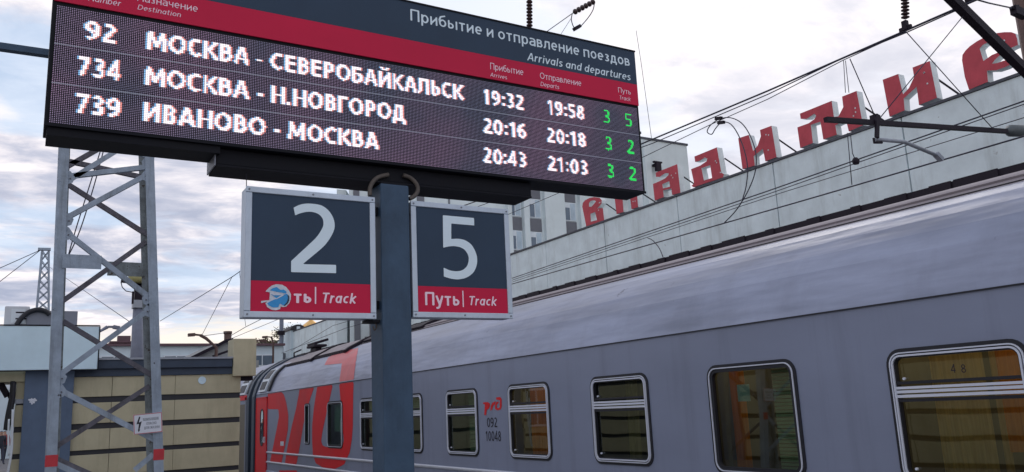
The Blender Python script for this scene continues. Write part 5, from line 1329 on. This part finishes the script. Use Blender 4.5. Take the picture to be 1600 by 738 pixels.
for q, up_, lab in ((W(1413.5, -30), 1.8, 'span wire above the picture carrying the insulator near the diagonal beam'), (meet(827, -25, 1, 13), 3.4, 'span wire above the picture carrying the insulator over the departure board')):
    b = MB().tube([q, q+np.array([0, 0, up_])], .014, 6); b.tube([(-9, q[1], q[2]+up_+.25), (2, q[1], q[2]+up_+.05), (q[0], q[1], q[2]+up_), (21, q[1], q[2]+up_+.3)], .012, 6)
    tag(b.build('span_wire', 'wire'), lab, 'wire')
c_ = W(1415, 44); tag(MB().box(XW-.03, XW+.03, c_[1]-.035, c_[1]+.035, c_[2]-.03, c_[2]+.10).beam(W(1406, 48.5), W(1424, 40.5), .04, .05).build('wire_clamp', 'dark_steel'), 'dark clamp holding the thick messenger wire below the hanging insulator', 'clamp')
insulator(meet(827, -25, 1, 13), meet(827.5, 48, 1, 13), 14, 'ribbed brown insulator standing above the top edge of the departure board', r=.065, grp='brown ribbed insulators')
# strain insulator with looped jumper
a, c = meet(896, 20, 1, 13), meet(929, 2, 1, 13)
insulator(a, c, 6, 'short slanting strain insulator with a wire loop, above the departure board', r=.06, grp='brown ribbed insulators')
L_ = lambda pts, y, r, lab: tag(cable(pts, y, r).build('wire_loop', 'wire'), lab, 'wire')
L_([(929, 3), (926, 17), (914, 34), (900, 46), (893, 33), (894, 22)], 13, .010, 'round wire loop hanging under the slanting strain insulator')
tag(MB().beam(meet(897, 46, 1, 13), meet(906, 41, 1, 13), .09, .07).build('loop_clamp', 'dark_steel'), 'small dark clamp at the bottom of the wire loop', 'clamp')
wire([meet(896, 20, 1, 13), meet(848, 54, 1, 13), meet(700, 150, 1, 13)], 'thin wire running down left from the strain insulator behind the board', .009)
wire([meet(893, 28, 1, 13), meet(875, 56, 1, 13)], 'very thin wire dropping behind the board from the wire loop', .005)
wire([meet(994, 48, 1, 16), meet(1002, 100, 1, 16), meet(1018, 216, 1, 16)], 'thin wire hanging beside the right edge of the departure board', .007)
def cabX(pxs, x, r):
    P = [meet(a, b_, 0, x) for a, b_ in pxs]; out = []
    for i in range(len(P)-1):
        p0, p1, p2, p3 = P[max(i-1, 0)], P[i], P[i+1], P[min(i+2, len(P)-1)]
        for k in range(6):
            t = k/6; out.append(0.5*((2*p1)+(-p0+p2)*t+(2*p0-5*p1+4*p2-p3)*t*t+(-p0+3*p1-3*p2+p3)*t**3))
    return MB().tube(out+[P[-1]], r, 6)
tag(cabX([(1123, 186), (1110, 196), (1105, 206), (1112, 210), (1118, 201), (1127, 192), (1140, 193), (1152, 208), (1163, 235), (1168, 262), (1166, 290), (1160, 312)], XW, .009).build('jumper_wire', 'wire'), 'inner looped jumper wire hanging in front of the letter И', 'wire', 'looped jumper wires')
tag(cabX([(1123, 186), (1140, 184), (1158, 192), (1172, 212), (1181, 240), (1180, 268), (1170, 296), (1155, 322), (1144, 336), (1132, 348)], XW, .009).build('jumper_wire', 'wire'), 'outer looped jumper wire hanging in front of the letter И', 'wire', 'looped jumper wires')
for px, py in ((1123, 186.5), (1127, 193)): q = W(px, py); tag(MB().beam(q-np.array([0, .07, 0]), q+np.array([0, .07, .03]), .05, .05).build('wire_clamp', 'dark_steel'), 'small dark clamp at the top of the looped jumper wires, %s' % ('upper' if py < 190 else 'lower'), 'clamp', 'jumper clamps')
tag(cabX([(1012, 372), (1020, 376), (1030, 388), (1036, 402)], XW, .008).build('jumper_wire', 'wire'), 'short curved dropper wire low on the station wall', 'wire')
for a, c, lab in (((1132, 322), (1136, 322), 'small'), ((1012, 372), (1015, 373), 'tiny')): pass
# cantilever: mast off to the right, dark tube, steady arm
YC = 5.3
Cc = lambda a, c, y=YC: meet(a, c, 1, y)
ct_ = thing('catenary_cantilever', 'dark cantilever bar with a grey bent steady arm reaching in from the right', 'cantilever', tuple(Cc(1570, 205)))
b0, b1 = Cc(1290, 187), Cc(1573, 205.5)
MB().beam(b0, b1, .05, .05).build('bar', 'dark_steel', ct_)
j0 = Cc(1367, 188); MB().beam(j0+np.array([0, -.04, .05]), Cc(1365, 217)+np.array([0, -.04, 0]), .025, .05).box(j0[0]-.035, j0[0]+.055, YC-.035, YC+.035, j0[2]-.005, j0[2]+.055).build('drop_bracket', 'dark_steel', ct_)
MB().tube([Cc(1365, 216), Cc(1366, 223), Cc(1378, 223)], .014, 6).build('hook', 'dark_steel', ct_)
a1, a2, a3 = Cc(1368, 218), Cc(1413, 222), Cc(1466, 244)
MB().tube([a1, a2, a3], .022, 8).build('steady_arm', 'galv', ct_)
MB().beam(Cc(1462, 241), Cc(1471, 250), .06, .05).build('wire_clamp', 'galv', ct_)
MB().tube([Cc(1572, 205), Cc(1577, 205), Cc(1579, 204.5), Cc(1640, 206)], [.03, .05, .075, .075], 12).build('insulator', 'insul_grey', ct_)
wire([Cc(1415, 49), Cc(1552, 202)], 'thin diagonal stay from the hanging clamp down to the cantilever bar', .006)
wire([Cc(1506, 24), Cc(1373, 187)], 'thin stay from the diagonal beam down left to the cantilever bar, crossing the other stay', .006)
wire([Cc(1328, 92), Cc(1369, 186)], 'thin stay from the messenger wire down to the bracket of the cantilever bar', .006)
for dx in (0, 3): wire([Cc(1318+dx, 95), Cc(1321+dx*1.8, 145)], 'short fine wire hanging from the messenger wire above the wide letter М, %s' % ('left strand' if dx == 0 else 'right strand'), .004)
wire([Cc(1324, 208), Cc(1331, 289)], 'thin wire hanging below the cantilever bar, the left one', .005)
wire([Cc(1329, 212), Cc(1332, 240), Cc(1337, 251)], 'short wire ending in a small weight below the cantilever bar', .005)
q = Cc(1337, 251); tag(MB().tube([q+np.array([0, 0, .03]), q, q-np.array([0, 0, .04])], [.02, .04, .03], 8).build('wire_weight', 'dark_steel'), 'small dark weight at the end of a short wire, in front of the station wall', 'weight')
# diagonal strut and mast at the top right corner
s0, s1 = Cc(1448, -40), Cc(1660, 168)
dstr = MB(); dstr.beam(s0, s1, .10, .115); n = 40
tag(dstr.build('diagonal_strut', 'dark_steel'), 'thick dark diagonal steel tube crossing the top right corner', 'strut')
ma = meet(1594, 20, 1, 6.5)
mst = thing('catenary_mast', 'brown mast cut by the right edge of the picture, top corner', 'mast', (ma[0]+.14, 6.5, -1.25))
MB().tube([(ma[0]+.16, 6.5, -1.25), (ma[0]+.16, 6.5, ma[2]+2)], .15, 12).build('shaft', 'rust', mst)
q = meet(1584, 16, 1, 6.3); MB().beam(q+np.array([-.02, 0, 0]), q+np.array([.3, 0, -.02]), .10, .14).beam(meet(1580, 13, 1, 6.3), meet(1590, 11, 1, 6.3), .06, .05).build('clamp', 'dark_steel', mst)
wire([meet(1520, -2, 1, 5.6), meet(1545, 5, 1, 5.8), meet(1582, 13, 1, 6.3)], 'wire running from the diagonal tube to the clamp on the brown mast', .012)
q = meet(1517, 1, 1, 5.6); tag(MB().beam(q-np.array([.08, 0, 0]), q+np.array([.06, 0, .03]), .08, .07).build('wire_clamp', 'dark_steel'), 'dark clamp against the top of the diagonal tube', 'clamp')
# far wires at the left
XV = 3.2
wire([meet(392, 412, 1, 30), meet(381, 420, 1, 30), meet(364, 432, 1, 30), meet(250, 502, 1, 42)], 'drooping wire coming from behind the sign with the 2 towards the tower', .014)
wire([meet(363, 432, 1, 30), meet(316, 523, 1, 38)], 'thin stay dropping from the drooping wire to the street lamp', .011)
wire([meet(374, 424, 1, 30), meet(379, 472, 1, 30), meet(384, 510, 1, 30)], 'thin dropper hanging beside the left edge of the sign with the 2', .008)
wire([meet(420, 493, 1, 45), meet(384, 511, 1, 45), meet(362, 524, 1, 45), meet(340, 540, 1, 50)], 'dark wire rising right from the chimney pipe to the sign', .017)
wire([meet(440, 497, 1, 45), meet(362, 529, 1, 45)], 'pale thin wire just under the dark one beside the chimney pipe', .013)
wire([meet(354, 520, 1, 40), meet(318, 525, 1, 38)], 'thin wire between the chimney pipe and the street lamp', .013)
for k, (a, c) in enumerate((((302, 556), (283, 574)), ((322, 549), (290, 575)))): pass
wire([W(600, 486), W(520, 509), W(454, 549)], 'upper wire crossing the far end of the station wall left of the post', .009)
wire([W(600, 496), W(540, 513), W(440, 552)], 'lower wire crossing the far end of the station wall left of the post', .010)

# ================================================================== buildings behind the camera's left shoulder (seen mirrored in the train windows)
k2 = thing('platform_pavilion', 'long tan panelled pavilion on the other side of the platform, mirrored in the train windows', 'pavilion', (-6.5, 20, 0))
box('wall', 'joint', k2, -10, -4.75, 5.5, 42, 0, 3.3)
box('fascia', 'fascia', k2, -10.2, -4.5, 5.3, 42.2, 3.302, 3.75)
zp = 0.1
while zp < 3.0:
    y = 5.55
    while y < 41:
        bevel(MB().box(-4.749, -4.70, y, y+2.98, zp, zp+.44).build('wall_panel', 'panel', k2), .006); y += 3.0
    zp += .55
for y in (7.5, 12.2, 18, 26, 33):
    w = MB().box(-4.699, -4.66, y, y+1.5, .9, 2.3).build('window', 'winframe', k2)
    MB().box(-4.659, -4.65, y+.08, y+.7, .98, 2.22).box(-4.659, -4.65, y+.8, y+1.42, .98, 2.22).build('pane', 'pane', w)
for y in (6.2, 16.5):
    MB().box(-4.699, -4.60, y, y+1.0, 0, 3.2).build('pilaster', 'pilaster', k2)

# ================================================================== travellers far down the platform
def person(x, y, facing, pose, m_top, lab, h=1.7):
    s = h/1.72
    J = {'pel': (0, 0, .93), 'ch': (0, .02, 1.25), 'nk': (0, .02, 1.46), 'hd': (0, .0, 1.56), 'tp': (0, 0, 1.70)}
    sw = pose
    pts = [(0, 0, .93, .15), (0, .01, 1.12, .13), (0, .02, 1.36, .155), (0, .01, 1.47, .06), (0, -.015, 1.57, .095), (0, -.01, 1.66, .085)]
    E_ = [(0, 1), (1, 2), (2, 3), (3, 4), (4, 5)]
    for sx in (-1, 1):
        b_ = len(pts); st = sw*sx*.16
        pts += [(sx*.09, 0, .88, .10), (sx*.10, -st, .50, .065), (sx*.10, -st*1.9+.02, .09, .045), (sx*.10, -st*1.9-.13, .04, .04)]; E_ += [(0, b_), (b_, b_+1), (b_+1, b_+2), (b_+2, b_+3)]
        b_ = len(pts)
        pts += [(sx*.19, .02, 1.38, .065), (sx*.24, .03+st*.6, 1.12, .05), (sx*.25, -.02+st, .88, .036), (sx*.25, -.04+st, .78, .028)]; E_ += [(2, b_), (b_, b_+1), (b_+1, b_+2), (b_+2, b_+3)]
    me = bpy.data.meshes.new('person'); ca, sa = math.cos(facing), math.sin(facing)
    me.from_pydata([((p[0]*ca-p[1]*sa)*s, (p[0]*sa+p[1]*ca)*s, p[2]*s) for p in pts], E_, [])
    o = bpy.data.objects.new('person', me); COL.objects.link(o)
    sk = o.modifiers.new('skin', 'SKIN'); 
    for v, p in zip(me.skin_vertices[0].data, pts): v.radius = (p[3]*s, p[3]*s)
    me.skin_vertices[0].data[0].use_root = True
    o.modifiers.new('sub', 'SUBSURF').levels = 1
    dg = bpy.context.evaluated_depsgraph_get(); dg.update(); nm = bpy.data.meshes.new_from_object(o.evaluated_get(dg))
    bpy.data.objects.remove(o)
    for m in ('trousers', m_top, 'skin', 'black_print'): nm.materials.append(MT[m])
    for f in nm.polygons:
        c = f.center; z = c[2]/s; rad = math.hypot(c[0], c[1])/s
        lx = abs(c[0]*ca+c[1]*sa)/s; f.material_index = 0 if z < .86 and lx < .185 else (2 if (z < .82 and lx >= .185) or 1.44 < z < 1.62 else (3 if z >= 1.62 else 1)); f.use_smooth = True
        if z < .09: f.material_index = 3
    o = bpy.data.objects.new('person', nm); COL.objects.link(o); o.location = (x, y, 0)
    return tag(o, lab, 'person', 'people far down the platform')
for px, Y, fc, ps, m, lab in ((2.0, 50, .3, 1, 'jacket', 'distant person in dark clothes walking below the kiosk awning, largest of the three'),
                              (7.5, 56, 3.3, -1, 'coatred', 'distant person in a red top beside the white rail'), (5.0, 68, .1, .6, 'jacket', 'smallest distant person in dark clothes behind the one in red')):
    q = meet(px, 680, 1, Y); person(float(q[0]), Y, fc, ps, m, lab)
